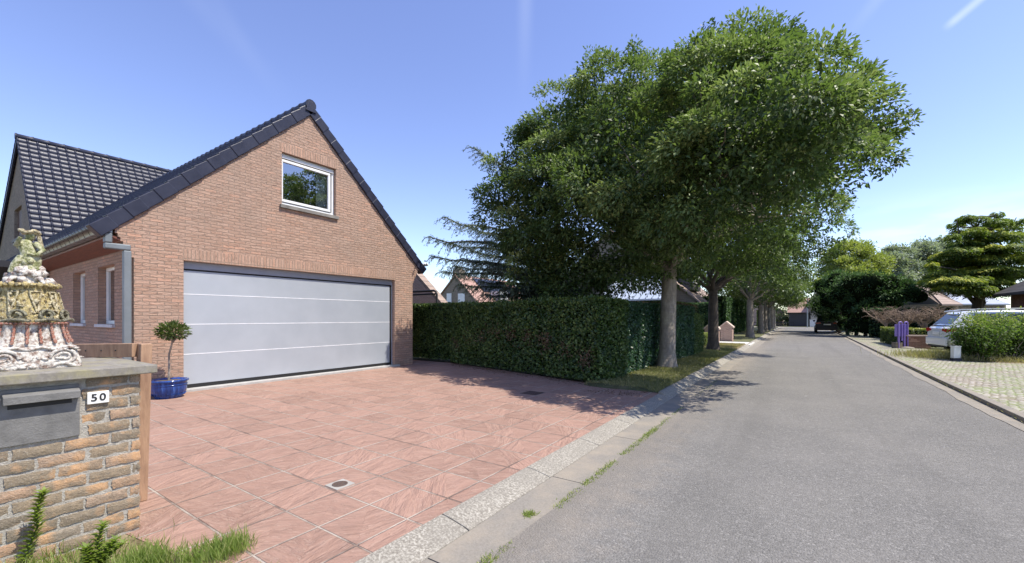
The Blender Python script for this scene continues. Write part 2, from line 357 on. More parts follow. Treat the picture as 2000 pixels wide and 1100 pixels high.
def kerb_mat(nm, white):
    m, t, p, o = newmat(nm); P = pos(t)
    n = noise(t, P, 60, 5, .75); big = noise(t, P, 3, 5, .6); n2 = noise(t, P, 120, 3, .6)
    if white: c = ramp(t, n, [(.38, (.17, .15, .12)), (.50, (.27, .245, .20)), (.60, (.47, .44, .37))])
    else: c = ramp(t, n, [(.35, (.19, .17, .14)), (.65, (.28, .255, .215))])
    c = mixc(t, ramp(t, big, [(.42, (0, 0, 0)), (.72, (.6, .6, .6))]), c, (.22, .20, .165) if white else (.38, .315, .23))
    c = mixc(t, mth(t, 'MULTIPLY', n2, .35), c, (.15, .14, .12)); t.links.new(c, p.inputs['Base Color'])
    bump(t, p, n, .6, .006); p.inputs['Roughness'].default_value = .9; return m
M['kerb_w'] = kerb_mat('limewashed_kerb', True); M['gutter'] = kerb_mat('gutter_concrete', False)

def ground_mat(nm, cols, scale=3.):
    m, t, p, o = newmat(nm); P = pos(t); n = noise(t, P, scale, 8, .7); n2 = noise(t, P, 60, 4, .7)
    c = ramp(t, n, [(.32, cols[0]), (.5, cols[1]), (.68, cols[2])]); c = mixc(t, mth(t, 'MULTIPLY', n2, .5), c, tuple(x * .4 for x in cols[0]))
    t.links.new(c, p.inputs['Base Color']); p.inputs['Roughness'].default_value = .95; bump(t, p, n2, .8, .02); return m
M['soil'] = ground_mat('lawn_ground', ((.07, .085, .03), (.13, .14, .055), (.26, .215, .12)))
M['dry'] = ground_mat('dry_verge_ground', ((.14, .10, .05), (.28, .22, .12), (.38, .31, .19)), 5)
def cobble_mat():
    m, t, p, o = newmat('cobblestones'); P = pos(t); s = nd(t, 'ShaderNodeSeparateXYZ'); t.links.new(P, s.inputs[0])
    mp = nd(t, 'ShaderNodeMapping'); mp.inputs['Scale'].default_value = (10, 8.5, 0); mp.inputs['Rotation'].default_value = (0, 0, .3); t.links.new(P, mp.inputs[0])
    v = nd(t, 'ShaderNodeTexVoronoi', Scale=1., Randomness=.55); v.feature = 'DISTANCE_TO_EDGE'; t.links.new(mp.outputs[0], v.inputs['Vector'])
    v2 = nd(t, 'ShaderNodeTexVoronoi', Scale=1., Randomness=.55); t.links.new(mp.outputs[0], v2.inputs['Vector']); sx = nd(t, 'ShaderNodeSeparateColor'); t.links.new(v2.outputs['Color'], sx.inputs[0])
    stone = ramp(t, sx.outputs[0], [(0, (.22, .195, .165)), (.5, (.36, .325, .28)), (1, (.50, .46, .41))])
    moss = ramp(t, noise(t, P, 1.1, 5, .6), [(.4, (.22, .18, .12)), (.56, (.19, .23, .07))])
    j = nd(t, 'ShaderNodeMapRange'); j.inputs[1].default_value = .05; j.inputs[2].default_value = .24; j.inputs[3].default_value = 1; j.inputs[4].default_value = 0; t.links.new(v.outputs['Distance'], j.inputs[0])
    c = mixc(t, j.outputs[0], stone, moss); c = mixc(t, mth(t, 'MULTIPLY', noise(t, P, 50, 4, .7), .4), c, (.2, .18, .15)); t.links.new(c, p.inputs['Base Color'])
    bump(t, p, v.outputs['Distance'], .9, .05); p.inputs['Roughness'].default_value = .85; return m
M['cobble'] = cobble_mat()
def glass_mat(nm, refl=.35, tint=(.9, .95, .95)):
    m, t, p, o = newmat(nm); t.nodes.remove(p)
    g = nd(t, 'ShaderNodeBsdfGlossy'); g.inputs['Roughness'].default_value = .01; tr = nd(t, 'ShaderNodeBsdfTransparent'); tr.inputs[0].default_value = col(tint)
    fr = nd(t, 'ShaderNodeFresnel', IOR=1.5); mix = nd(t, 'ShaderNodeMixShader'); t.links.new(mth(t, 'ADD', fr.outputs[0], refl), mix.inputs[0])
    t.links.new(tr.outputs[0], mix.inputs[1]); t.links.new(g.outputs[0], mix.inputs[2]); t.links.new(mix.outputs[0], o.inputs[0]); return m
M['glass'] = glass_mat('window_glass', .42)
def bark_mat(nm, a, b):
    m, t, p, o = newmat(nm); P = pos(t); n = noise(t, P, 1, 6, .7, (14, 14, 5)); r = noise(t, P, 1, 3, .5, (2, 2, 22))
    c = ramp(t, n, [(.3, a), (.7, b)]); c = mixc(t, ramp(t, noise(t, P, 3, 5, .6), [(.5, (0, 0, 0)), (.7, (.5, .5, .5))]), c, (b[0] * 1.1, b[1] * 1.15, b[2] * .95))
    c = mixc(t, ramp(t, r, [(.55, (0, 0, 0)), (.7, (.3, .3, .3))]), c, a); t.links.new(c, p.inputs['Base Color']); p.inputs['Roughness'].default_value = .9
    bump(t, p, mth(t, 'ADD', n, r), .7, .02); return m
M['bark'] = bark_mat('grey_bark', (.17, .14, .115), (.36, .31, .26)); M['bark_dark'] = bark_mat('dark_bark', (.045, .035, .028), (.10, .08, .065))
M['twig'] = bark_mat('pale_twig', (.20, .14, .10), (.36, .27, .20))
M['leaf'] = leaf_mat('broad_leaf', (.014, .030, .013), (.088, .136, .043), (.38, .43, .16), .30, .5, .35)
M['leaf2'] = leaf_mat('street_leaf', (.03, .055, .02), (.09, .135, .038), (.22, .27, .08), .25)
M['hedge'] = leaf_mat('hedge_leaf', (.02, .042, .012), (.055, .10, .024), (.21, .27, .07))
M['ivy'] = leaf_mat('ivy_leaf', (.016, .04, .022), (.035, .085, .045), (.09, .16, .09))
M['cedar'] = leaf_mat('blue_cedar_needle', (.05, .08, .065), (.14, .19, .15), (.30, .36, .29), .2, .6, .3)
M['gold'] = leaf_mat('golden_conifer_needle', (.03, .06, .025), (.16, .22, .04), (.70, .62, .06), .25, .6, .3)
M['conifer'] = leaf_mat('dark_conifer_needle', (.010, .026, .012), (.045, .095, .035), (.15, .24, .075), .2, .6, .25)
M['lime'] = leaf_mat('lime_leaf', (.07, .10, .03), (.20, .24, .06), (.42, .45, .14), .3, .55)
M['poplar'] = leaf_mat('silver_leaf', (.09, .12, .085), (.20, .24, .18), (.38, .42, .34), .25, .55)
M['bay'] = leaf_mat('bay_leaf', (.035, .06, .018), (.09, .13, .035), (.22, .27, .08), .15, .35)
M['shrub'] = leaf_mat('shrub_leaf', (.022, .05, .018), (.085, .14, .032), (.42, .46, .09), .35, .6, .25)
M['yew_top'] = leaf_mat('clipped_gold_leaf', (.03, .06, .015), (.10, .15, .025), (.42, .40, .05), .2)
M['grass'] = leaf_mat('grass_blade', (.08, .12, .03), (.20, .27, .06), (.46, .42, .20), .35, .55)
M['grassdry'] = leaf_mat('dry_grass_blade', (.09, .10, .04), (.20, .20, .08), (.46, .38, .20), .3, .6)
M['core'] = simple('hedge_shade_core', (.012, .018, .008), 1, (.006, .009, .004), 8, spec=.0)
M['brown'] = leaf_mat('bare_brown_leaf', (.09, .055, .035), (.17, .11, .07), (.30, .22, .14), .1, .8, .2)

# ------------------------------------------------------------------ leaf clouds
def unit(a): return a / np.maximum(np.linalg.norm(a, axis=1, keepdims=True), 1e-9)
def leaf_obj(name, C, D, N, L, W, tint, mat, parent=None, fold=.18):
    C = np.asarray(C, float); n = len(C); D = unit(D); S = unit(np.cross(D, N)); Nn = np.cross(S, D)
    L = np.broadcast_to(L, n)[:, None]; W = np.broadcast_to(W, n)[:, None]
    V = np.empty((n, 4, 3)); V[:, 0] = C - D * L * .5; V[:, 1] = C + S * W * .5 + Nn * W * fold + D * L * .05; V[:, 2] = C + D * L * .5 - Nn * L * .12; V[:, 3] = C - S * W * .5 + Nn * W * fold + D * L * .05
    off = OFF.get(parent, Vector((0, 0, 0))) if parent else Vector((0, 0, 0))
    V = (V - np.array(off)).reshape(-1, 3).astype(np.float32)
    me = bpy.data.meshes.new(name); me.vertices.add(4 * n); me.vertices.foreach_set('co', V.ravel())
    me.loops.add(4 * n); me.loops.foreach_set('vertex_index', np.arange(4 * n, dtype=np.int32))
    me.polygons.add(n); me.polygons.foreach_set('loop_start', np.arange(0, 4 * n, 4, dtype=np.int32))
    me.update(calc_edges=True)
    a = me.attributes.new('tint', 'FLOAT', 'FACE'); a.data.foreach_set('value', np.clip(tint, 0, 1).astype(np.float32))
    o = bpy.data.objects.new(name, me); COL.objects.link(o); me.materials.append(mat)
    if parent: o.parent = parent; OFF[o] = off
    return o
def rdir(n): return unit(rng.normal(size=(n, 3)))
def crown(name, lobes, dens, size, mat, parent, droop=.35, cl=130, spread=.5, inner=.25, tint0=.42, squash=1., out_bias=1.0, elong=.45, fill=110):
    """lobes: (x,y,z,r). Each lobe carries boughs (small flattened domes); each bough carries sprays of leaves"""
    Cs, Ds, Ns, Ls, Ts = [], [], [], [], []
    A = np.array([l[:4] for l in lobes], float); sq3 = np.array([1, 1, squash])
    for (x, y, z, r) in A:
        n = max(2, int(dens * r * r)); d = rdir(n); rb = spread * (.65 + .6 * rng.random(n)) * min(1, .45 + r * .5)
        rad = np.maximum(r - rb * .75, .05) * (1 - .12 * np.abs(rng.normal(0, 1, n))); k = rng.random(n) < inner; rad[k] *= rng.random(k.sum()) ** .5
        c = np.array([x, y, z]) + d * rad[:, None] * sq3
        dd = np.sort(np.linalg.norm((c[:, None, :] - A[None, :, :3]) / sq3, axis=2) / A[None, :, 3], axis=1)[:, 0]
        ok = (dd > .5) | (rng.random(n) < .4); c, d, rb = c[ok], d[ok], rb[ok]; m = len(c)
        if m == 0: continue
        ct = rng.normal(0, .13, m) + .08 * d[:, 2]
        cnt = np.maximum(6, (cl * (rb / spread) ** 2)).astype(int); ns_ = np.maximum(1, cnt // 7)
        bi = np.repeat(np.arange(m), ns_)                       # one row per spray
        sd_ = unit(rdir(len(bi)) + d[bi] * .75 + np.array([0, 0, .6])); sp_ = c[bi] + sd_ * (rb[bi] * (.80 + .30 * rng.random(len(bi)) ** .7))[:, None] * np.array([1, 1, .62])
        li = np.repeat(np.arange(len(bi)), 7); q = rng.normal(size=(len(li), 3)) * size * .62
        p = sp_[li] + q; b2 = bi[li]
        D = unit(sd_[li] * out_bias + unit(q) * .9 + rdir(len(li)) * .3 + np.array([0, 0, -droop])); Nn = unit(sd_[li] * .6 + np.array(sd) * .5 + np.array([0, 0, .25]) + rdir(len(li)) * .55)
        Cs.append(p); Ds.append(D); Ns.append(Nn); Ls.append(size * (.7 + .6 * rng.random(len(li)))); Ts.append(tint0 + ct[b2] + .16 * sd_[li][:, 2] + rng.normal(0, .15, len(li)))  # tint rises towards bough tops, painting top light into the leaves
    ni = np.maximum(4, (fill * A[:, 3] ** 2).astype(int)); ii = np.repeat(np.arange(len(A)), ni); m = len(ii)      # coarser inner leaves, tinted darker to paint the crown's inner shade
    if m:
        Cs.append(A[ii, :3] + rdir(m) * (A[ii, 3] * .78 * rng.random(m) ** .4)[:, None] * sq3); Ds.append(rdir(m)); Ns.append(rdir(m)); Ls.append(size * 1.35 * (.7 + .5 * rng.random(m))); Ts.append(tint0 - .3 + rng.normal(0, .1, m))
    C = np.concatenate(Cs); L = np.concatenate(Ls); print(name, len(C))
    return leaf_obj(name, C, np.concatenate(Ds), np.concatenate(Ns), L, L * elong, np.concatenate(Ts), mat, parent)
def bend(a, b, n=6, sag=.0, wob=.1, seed=0):
    rd = random.Random(seed); a = Vector(a); b = Vector(b); L = (b - a).length; out = []
    for i in range(n + 1):
        t = i / n; p = a.lerp(b, t); e = math.sin(PI * t)
        out.append(p + Vector((rd.uniform(-1, 1), rd.uniform(-1, 1), rd.uniform(-1, 1))) * wob * L * .12 * e + Vector((0, 0, -sag * L * e)))
    return out
def trunk_mesh(base, fork_z, r0, r1, tips, seed=0, lean=(0, 0), flare=1.45, sub=3, top=None):
    rd = random.Random(seed); mb = MB(); b = Vector(base); f = Vector((b.x + lean[0], b.y + lean[1], fork_z)); H = fork_z - b.z
    pts = [b + Vector((0, 0, -.1)), b, b + (f - b) * .05, b + (f - b) * .16, b + (f - b) * .5, f]; rr = [r0 * flare * 1.1, r0 * flare, r0 * 1.18, r0, (r0 + r1) / 2, r1]
    n0 = len(mb.v); mb.tube(pts, rr, 16)
    for i in range(n0, len(mb.v)):
        v = mb.v[i]
        if v[2] < b.z + .5 * H * .3:
            a = math.atan2(v[1] - b.y, v[0] - b.x); k = 1 + .10 * math.sin(5 * a + seed) * max(0, 1 - (v[2] - b.z) / .5); mb.v[i] = (b.x + (v[0] - b.x) * k, b.y + (v[1] - b.y) * k, v[2])
    for i, tp in enumerate(tips):
        tp = Vector(tp); s = f + Vector((0, 0, rd.uniform(-.3, .25) * min(1, H * .15)))
        L = (tp - s).length; r = r1 * rd.uniform(.42, .62); mid = s.lerp(tp, .45) + Vector((0, 0, L * .10))
        path = [s + (mid - s) * (j / 4) + Vector((rd.uniform(-1, 1), rd.uniform(-1, 1), 0)) * .03 * L * (j > 0) for j in range(4)] + [mid + (tp - mid) * (j / 4) for j in range(5)]
        mb.tube(path, [max(.012, r * (1 - j / 8.6)) for j in range(9)], 7)
        for k in range(sub):
            j = rd.randint(3, 7); d = Vector((rd.uniform(-1, 1), rd.uniform(-1, 1), rd.uniform(-.1, 1))).normalized(); e = path[j] + d * L * rd.uniform(.25, .4)
            mb.tube(bend(path[j], e, 4, 0, .5, seed + k), [r * .4 * (1 - q / 4.8) for q in range(5)], 5)
    return mb

# ================================================================== GROUND
struct(MB().box((-700, -300, -.6), (700, 1200, -.09)).build('ground', M['soil']))
RZ = -.05   # road level
# right edge of the carriageway widens slowly with distance
RIGHT = [(-8, 2.32), (7.7, 2.38), (13, 2.44), (21, 2.56), (35, 2.80), (52, 3.0), (72, 3.2)]
def rx(y):
    for (a, b), (c, d) in zip(RIGHT, RIGHT[1:]):
        if y <= c: return b + (d - b) * (y - a) / (c - a)
    return RIGHT[-1][1]
ys = [-8 + 2 * i for i in range(41)]
def strip(name, fl, fr, z, mat, ys=ys, zr=None):
    mb = MB(); n = len(ys); mb.add([(fl(y), y, z) for y in ys] + [(fr(y), y, z if zr is None else zr) for y in ys], [(i, i + n, i + n + 1, i + 1) for i in range(n - 1)]); return struct(mb.build(name, mat))
def wob(y, a, k=1.7): return a * (math.sin(y * k) + .6 * math.sin(y * k * 2.3 + 1) + .4 * math.sin(y * k * 5.1 + 2))
yf = [-8 + .25 * i for i in range(321)]
strip('road', lambda y: -1.515 + wob(y, .012, 2.1), lambda y: rx(y) + wob(y, .015), RZ + .012, M['asphalt'], yf)
struct(MB().box((-60, 72, -.2), (60, 78, RZ + .012)).build('cross_road', M['asphalt']))
g = MB()
y = -7.6
while y < 71:       # flat channel slabs beside the asphalt
    g.box((-1.835, y, -.2), (-1.42, y + 1.56, RZ + .004)); y += 1.57
struct(g.build('gutter_strip', M['gutter']))
g = MB(); y = -8.05; i = 0
while y < 71:       # rolled kerb blocks
    L = 1.14; tilt = 0 if y < 7.6 else random.uniform(-.012, .012)
    z1 = 0.004 if y < 7.4 else .045
    poly = [(-2.09, y, -.2), (-1.84, y, -.2), (-1.84, y, RZ + .008), (-1.89, y, RZ + .022), (-2.04, y, z1 - .004 + tilt), (-2.09, y, z1 + tilt)]
    g.prism(poly, (0, L - .008, 0)); y += L; i += 1
struct(g.build('kerb', M['kerb_w'], bevel=.006))
strip('gutter_right', lambda y: rx(y) - .03 + wob(y, .02), lambda y: rx(y) + .20, RZ + .018, M['gutter'], yf)
g = MB(); y = -8.
while y < 66:
    a, b = rx(y) + .19, rx(y + .99) + .19
    g.prism([(a, y, -.2), (a + .14, y, -.2), (b + .14, y + .99, -.2), (b, y + .99, -.2)], (0, 0, .235)); y += 1.0
struct(g.build('kerb_right', M['gutter'], bevel=.012))
strip('pavement', lambda y: rx(y) + .33, lambda y: 16. if y < 19.1 else (4.3 if y < 27 else 4.9), .012, M['cobble'], [-8, 0, 8, 19.05, 19.15, 27, 28, 40, 60])
struct(MB().box((4.0, 19.1, -.2), (16, 21.6, .004)).build('shrub_bed', M['dry']))
strip('verge_right', lambda y: 3.2, lambda y: 60, -.02, M['soil'], [19.2, 40, 66])
# driveway of printed concrete, with the small grass patch cut off its near corner
g = MB(); g.add([(-2.09, 1.38, 0), (-2.09, 8.0, 0), (-3.2, 8.05, 0), (-3.42, 8.3, 0), (-8.7, 9.75, 0), (-13, 9.75, 0), (-26, 9.75, 0), (-26, -6, 0), (-3.62, -6, 0), (-3.62, .86, 0), (-2.85, .98, 0)], [tuple(range(10, -1, -1))])
struct(g.build('driveway', M['paving']))
g = MB(); g.add([(-2.09, -8, -.012), (-2.09, 1.38, -.004), (-2.85, .98, -.004), (-3.62, .86, -.004), (-3.62, -8, -.012)], [(0, 1, 2, 3, 4)])
struct(g.build('verge_soil', M['dry']))
# tree verge
g = MB(); vs = []; nx, ny = 8, 60
for j in range(ny + 1):
    for i_ in range(nx + 1):
        yy = 7.75 + (24.2 - 7.75) * j / ny; xx = -2.085 - 1.6 * i_ / nx; e_ = min(1, max(0, (yy - 7.8) / .6)); vs.append((xx, yy, -.03 + e_ * (.05 + .05 * math.sin(PI * i_ / nx) + .012 * math.sin(7 * yy + 3 * xx))))
g.add(vs, [(j * (nx + 1) + i_ + 1, j * (nx + 1) + i_, (j + 1) * (nx + 1) + i_, (j + 1) * (nx + 1) + i_ + 1) for j in range(ny) for i_ in range(nx)], True)
struct(g.build('verge', M['soil']))
struct(MB().box((-2.09, 27.2, -.2), (-4.6, 71, .03)).build('verge_far', M['soil']))
struct(MB().box((-2.09, 20.4, -.2), (-3.7, 24.2, .078)).build('verge_dry', M['dry']))
struct(MB().box((-1.9, 24.25, -.2), (-12, 27.1, .02)).build('neighbour_path', simple('pale_concrete', (.62, .60, .55), .85, (.5, .48, .44), 4)))

# ================================================================== BRICK HOUSE
FX = -9.57; GZ = 2.97; YL, YR, YC, ZA = 2.40, 8.84, 5.60, 6.29; SL = (ZA - GZ) / (YC - 2.12)
house = thing('brick_house', (FX, YC, 0), 'pinkish brick house with dark glazed tile roofs and a wide grey garage door', 'house')
def ztop(y): return ZA - SL * abs(y - YC)
op = [(3.12, 8.16, 0, 2.48), (4.95, 6.29, 3.94, 5.13)]
g = MB(); br = sorted({YL, YR, YC, 3.12, 8.16, 4.95, 6.29})
for a, b in zip(br, br[1:]):
    m_ = (a + b) / 2; cuts = sorted([(o_[2], o_[3]) for o_ in op if o_[0] <= m_ <= o_[1]]); z = 0
    for (c, d) in cuts:
        if c > z: g.add([(FX, a, z), (FX, b, z), (FX, b, c), (FX, a, c)], [(0, 1, 2, 3)])
        z = d
    g.add([(FX, a, z), (FX, b, z), (FX, b, ztop(b)), (FX, a, ztop(a))], [(0, 1, 2, 3)])
D_ = .30
for (a, b, c, d) in op:
    X2 = FX - D_
    g.add([(FX, a, c), (X2, a, c), (X2, a, d), (FX, a, d)], [(0, 3, 2, 1)]); g.add([(FX, b, c), (X2, b, c), (X2, b, d), (FX, b, d)], [(0, 1, 2, 3)])
    g.add([(FX, a, d), (FX, b, d), (X2, b, d), (X2, a, d)], [(0, 1, 2, 3)]); g.add([(FX, a, c), (FX, b, c), (X2, b, c), (X2, a, c)], [(3, 2, 1, 0)])
# corbelled shoulders
z0 = 2.45; ns = 8; dz = (GZ - z0) / ns
for k in range(ns):
    e = .28 * (k + 1) / ns
    for (yy, s) in ((YL, -1), (YR, 1)):
        g.box((FX - .3, yy, z0 + dz * k), (FX + (.002 if k % 2 else 0), yy + s * e, z0 + dz * (k + 1)))
for (yy, s) in ((YL, -1), (YR, 1)):
    g.prism([(FX, yy, GZ), (FX, yy + s * .28, GZ), (FX, yy, ztop(yy))], (-.3, 0, 0))
# side wall (windows), rear wall
XB = -19.6
swin = []
for (pa, pb) in ((191.5, 223.5), (143, 166.5)):
    a = ony(YL, pa, 620).x; b = ony(YL, pb, 620).x; swin.append((a, b))
WZ0, WZ1 = 1.27, 2.42
br = sorted([XB, FX] + [v for s in swin for v in s])
for a, b in zip(br, br[1:]):
    if any(s[0] <= (a + b) / 2 <= s[1] for s in swin): zs = [(0, WZ0), (WZ1, 3.1)]
    else: zs = [(0, 3.1)]
    for (c, d) in zs: g.add([(a, YL, c), (b, YL, c), (b, YL, d), (a, YL, d)], [(0, 1, 2, 3)])
for (a, b) in swin:
    Y2 = YL + .2
    g.add([(a, YL, WZ0), (a, Y2, WZ0), (a, Y2, WZ1), (a, YL, WZ1)], [(0, 1, 2, 3)]); g.add([(b, YL, WZ0), (b, Y2, WZ0), (b, Y2, WZ1), (b, YL, WZ1)], [(3, 2, 1, 0)])
    g.add([(a, YL, WZ1), (b, YL, WZ1), (b, Y2, WZ1), (a, Y2, WZ1)], [(3, 2, 1, 0)]); g.add([(a, YL, WZ0), (b, YL, WZ0), (b, Y2, WZ0), (a, Y2, WZ0)], [(0, 1, 2, 3)])
g.add([(FX, YR, 0), (XB, YR, 0), (XB, YR, 3.2), (FX, YR, 3.2)], [(0, 1, 2, 3)])
g.build('wall', M['brick'], house)
# soldier courses over the openings
g = MB(); g.box((FX - .05, 3.10, 2.482), (FX + .003, 8.20, 2.70)); g.box((FX - .05, 4.90, 5.132), (FX + .003, 6.34, 5.335)); g.build('brick_lintel', M['soldier'], house)
# garage door
M['door'] = None
def door_mat():
    m, t, p, o = newmat('grey_door_panel'); P = pos(t); v = noise(t, P, 260, 2, .5); big = noise(t, P, 1.6, 3, .5)
    t.links.new(ramp(t, big, [(.3, (.39, .42, .46)), (.7, (.44, .47, .51))]), p.inputs['Base Color']); p.inputs['Roughness'].default_value = .42; p.inputs['Metallic'].default_value = .25
    bump(t, p, v, .35, .003); return m
M['door'] = door_mat(); M['black'] = simple('black_rubber', (.012, .012, .013), .6); M['grey'] = simple('grey_frame', (.30, .325, .37), .45, (.27, .295, .34)); M['whiteline'] = simple('pale_groove', (.80, .81, .83), .4)
DX = FX - .115
door = MB().box((DX - .06, 3.13, 2.335), (DX + .02, 8.15, 2.478)).build('garage_door', M['grey'], house); 
zs = [(.115, .69), (.70, 1.265), (1.275, 1.845), (1.855, 2.305)]
for (a, b) in zs:
    MB().box((DX - .05, 3.135, a), (DX, 8.07, b)).build('panel', M['door'], door, bevel=.004)
for z in (.695, 1.27, 1.85):
    MB().box((DX - .04, 3.135, z - .007), (DX + .003, 8.07, z + .009)).build('groove', M['whiteline'], door)
g = MB(); g.box((DX - .055, 3.13, 2.306), (DX + .004, 8.15, 2.334)); g.box((DX - .055, 8.072, .05), (DX + .006, 8.125, 2.306)); g.box((DX - .05, 3.13, .045), (DX + .004, 8.071, .114)); g.box((DX - .6, 3.13, .0), (DX - .08, 8.14, 2.47)); g.build('seal_and_dark_gap', M['black'], door)  # rubber seals, a black strip painting the header gap's shade, dark infill behind
MB().box((DX - .06, 8.126, .05), (DX + .012, 8.158, 2.334)).build('door_jamb', M['grey'], door)
MB().box((DX - .05, 3.02, -.03), (FX + .09, 8.28, .044)).build('threshold', simple('threshold_stone', (.42, .41, .39), .8, (.33, .32, .30), 9), house, bevel=.004)
# dormer-level window in the gable
WX = FX - .085
wf = MB(); a, b, c, d = 4.955, 6.285, 3.945, 5.125
wf.box((WX - .06, a, c), (WX, b, c + .07)); wf.box((WX - .06, a, d - .05), (WX, b, d)); wf.box((WX - .06, a, c + .07), (WX, a + .05, d - .05)); wf.box((WX - .06, b - .06, c + .07), (WX, b, d - .05))
win = wf.build('window', M['white'], house, bevel=.006)
sf = MB(); a2, b2, c2, d2 = a + .012, b - .1, c + .085, d - .13
sf.box((WX - .05, a2, c2), (WX + .018, b2, c2 + .06)); sf.box((WX - .05, a2, d2 - .06), (WX + .018, b2, d2)); sf.box((WX - .05, a2 + .0, c2 + .06), (WX + .018, a2 + .045, d2 - .06)); sf.box((WX - .05, b2 - .06, c2 + .06), (WX + .018, b2, d2 - .06))
sf.build('sash', M['white'], win, bevel=.006)
MB().box((WX + .001, a + .02, d - .11), (WX + .03, b - .02, d - .055)).build('shutter_guide', M['white'], win, bevel=.005)
MB().add([(WX - .015, a2 + .04, c2 + .05), (WX - .015, b2 - .05, c2 + .05), (WX - .015, b2 - .05, d2 - .05), (WX - .015, a2 + .04, d2 - .05)], [(0, 1, 2, 3)]).build('pane', M['glass'], win)
cu = MB(); n = 26
for i in range(n + 1):
    yy = 5.88 + .26 * i / n; xx = WX - .12 + .018 * math.sin(i * 1.55)
    cu.v += [(xx, yy, c2 + .03), (xx, yy, d2)]
cu.f = [(2 * i, 2 * i + 2, 2 * i + 3, 2 * i + 1) for i in range(n)]; cu.sm = [True] * n
cu.build('curtain', simple('pale_curtain', (.72, .74, .74), .9), win)
MB().box((FX - .9, 4.6, 3.7), (FX - .85, 6.6, 5.3)).build('dark_backing', simple('dark_room', (.03, .03, .03), .9), house)  # dark sheet put behind the pane to paint the unlit room
MB().box((FX - .09, 4.90, 3.865), (FX + .055, 6.34, 3.943)).build('window_sill', M['stone'], house, bevel=.004)
# side windows
for (a, b) in swin:
    wf = MB(); Y1 = YL + .12
    for (p, q) in (((a, WZ0), (b, WZ0 + .07)), ((a, WZ1 - .07), (b, WZ1)), ((a, WZ0 + .07), (a + .07, WZ1 - .07)), ((b - .07, WZ0 + .07), (b, WZ1 - .07))):
        wf.box((p[0], Y1, p[1]), (q[0], Y1 + .06, q[1]))
    wn_ = wf.build('window', M['white'], house, bevel=.006)
    MB().add([(a + .07, Y1 + .03, WZ0 + .07), (b - .07, Y1 + .03, WZ0 + .07), (b - .07, Y1 + .03, WZ1 - .07), (a + .07, Y1 + .03, WZ1 - .07)], [(0, 1, 2, 3)]).build('pane', M['glass'], wn_)
    MB().box((a, YL + .19, WZ0), (b, YL + .2, WZ1)).build('blind', simple('grey_blind', (.25, .26, .26), .9), wn_)
    MB().box((a - .05, YL - .05, WZ0 - .06), (b + .05, YL + .13, WZ0 - .002)).build('window_sill', simple('pale_sill', (.55, .56, .58), .7), house, bevel=.004)
# roofs of pantiles: real relief
def tiled_slope(p0, along, down, L, H, tw=.225, th=.30, col_h=.032, step=.028):
    """p0: upper corner; along: unit vector along the ridge; down: unit vector down the slope"""
    p0 = Vector(p0); along = Vector(along); down = Vector(down); n = along.cross(down); n = n if n.z > 0 else -n
    nc = int(L / tw) + 1; nr = int(math.ceil(H / th)); us = []; prof = [(0, 0), (.05, .6), (.11, 1), (.17, .6), (.22, 0), (.26, 0), (.95, 0)]
    for i in range(nc):
        for (f, h) in prof:
            u = (i + f) * tw
            if u <= L: us.append((u, h * col_h))
    us.append((L, 0)); mb = MB(); vs = []
    for r in range(nr):
        a, b = r * th, min((r + 1) * th, H)
        for (dd, lift) in ((a, 0.), (b + .0, step)):
            for (u, h) in us: vs.append(p0 + along * u + down * dd + n * (h + lift + .02))
        for (u, h) in us: vs.append(p0 + along * u + down * (b + .001) + n * (h * .9 - .01))
    m = len(us); fs = []
    for r in range(nr):
        for q in (0, 1):
            base = (r * 3 + q) * m
            for k in range(m - 1): fs.append((base + k, base + k + 1, base + m + k + 1, base + m + k))
    # consistent upward normals
    A = along.cross(down).dot(n)
    if A < 0: fs = [tuple(reversed(f)) for f in fs]
    mb.add(vs, fs, True); return mb
sl = math.hypot(1, SL); dn = Vector((0, -1 / sl, -SL / sl)); dn2 = Vector((0, 1 / sl, -SL / sl)); HS = 3.72 * sl
RA = ZA + .14
g = tiled_slope((FX - .12, YC, RA), (-1, 0, 0), dn, 14.2, HS); h2 = tiled_slope((FX - .12, YC, RA), (-1, 0, 0), dn2, 14.2, HS)
g.add(h2.v, h2.f, True); ro = g.build('roof', M['tile'], house)
for (s) in (-1, 1):         # verge tiles stepping down both edges of the gable
    d = dn if s < 0 else dn2; nrm = Vector((0, s * SL / sl, 1 / sl)); k = 0
    while k * .285 < HS - .1:
        a0 = Vector((FX, YC, RA)) + d * (k * .285 + .02); a1 = a0 + d * .30
        lo, hi = -.175, .035; x0, x1 = FX - .17, FX + .045
        mb = MB(); pts = [a0 + nrm * (lo), a1 + nrm * (lo + .012), a1 + nrm * (hi + .03), a0 + nrm * (hi + .008)]
        mb.prism([Vector((x0, p.y, p.z)) for p in pts], (x1 - x0 + .012 * (k % 2), 0, 0)); mb.build('verge_tile', M['tile'], ro, bevel=.012); k += 1
def ridge_caps(mb, a, b, r=.11, step=.33):
    a = Vector(a); b = Vector(b); d = (b - a).normalized(); n = int((b - a).length / step)
    for i in range(n):
        p = a + d * step * i; mb.tube([p, p + d * .05, p + d * .06, p + d * (step + .03)], [r * 1.13, r * 1.13, r, r * .97], 12)
g = MB(); ridge_caps(g, (FX + .07, YC, RA + .0), (FX - 11.5, YC, RA + .0), .115); g.prism([(FX + .05, YC - .13, RA - .16), (FX + .05, YC - .06, RA + .08), (FX + .05, YC + .06, RA + .08), (FX + .05, YC + .13, RA - .16)], (.025, 0, 0))
g.build('ridge_tile', M['tile'], ro, bevel=.008)
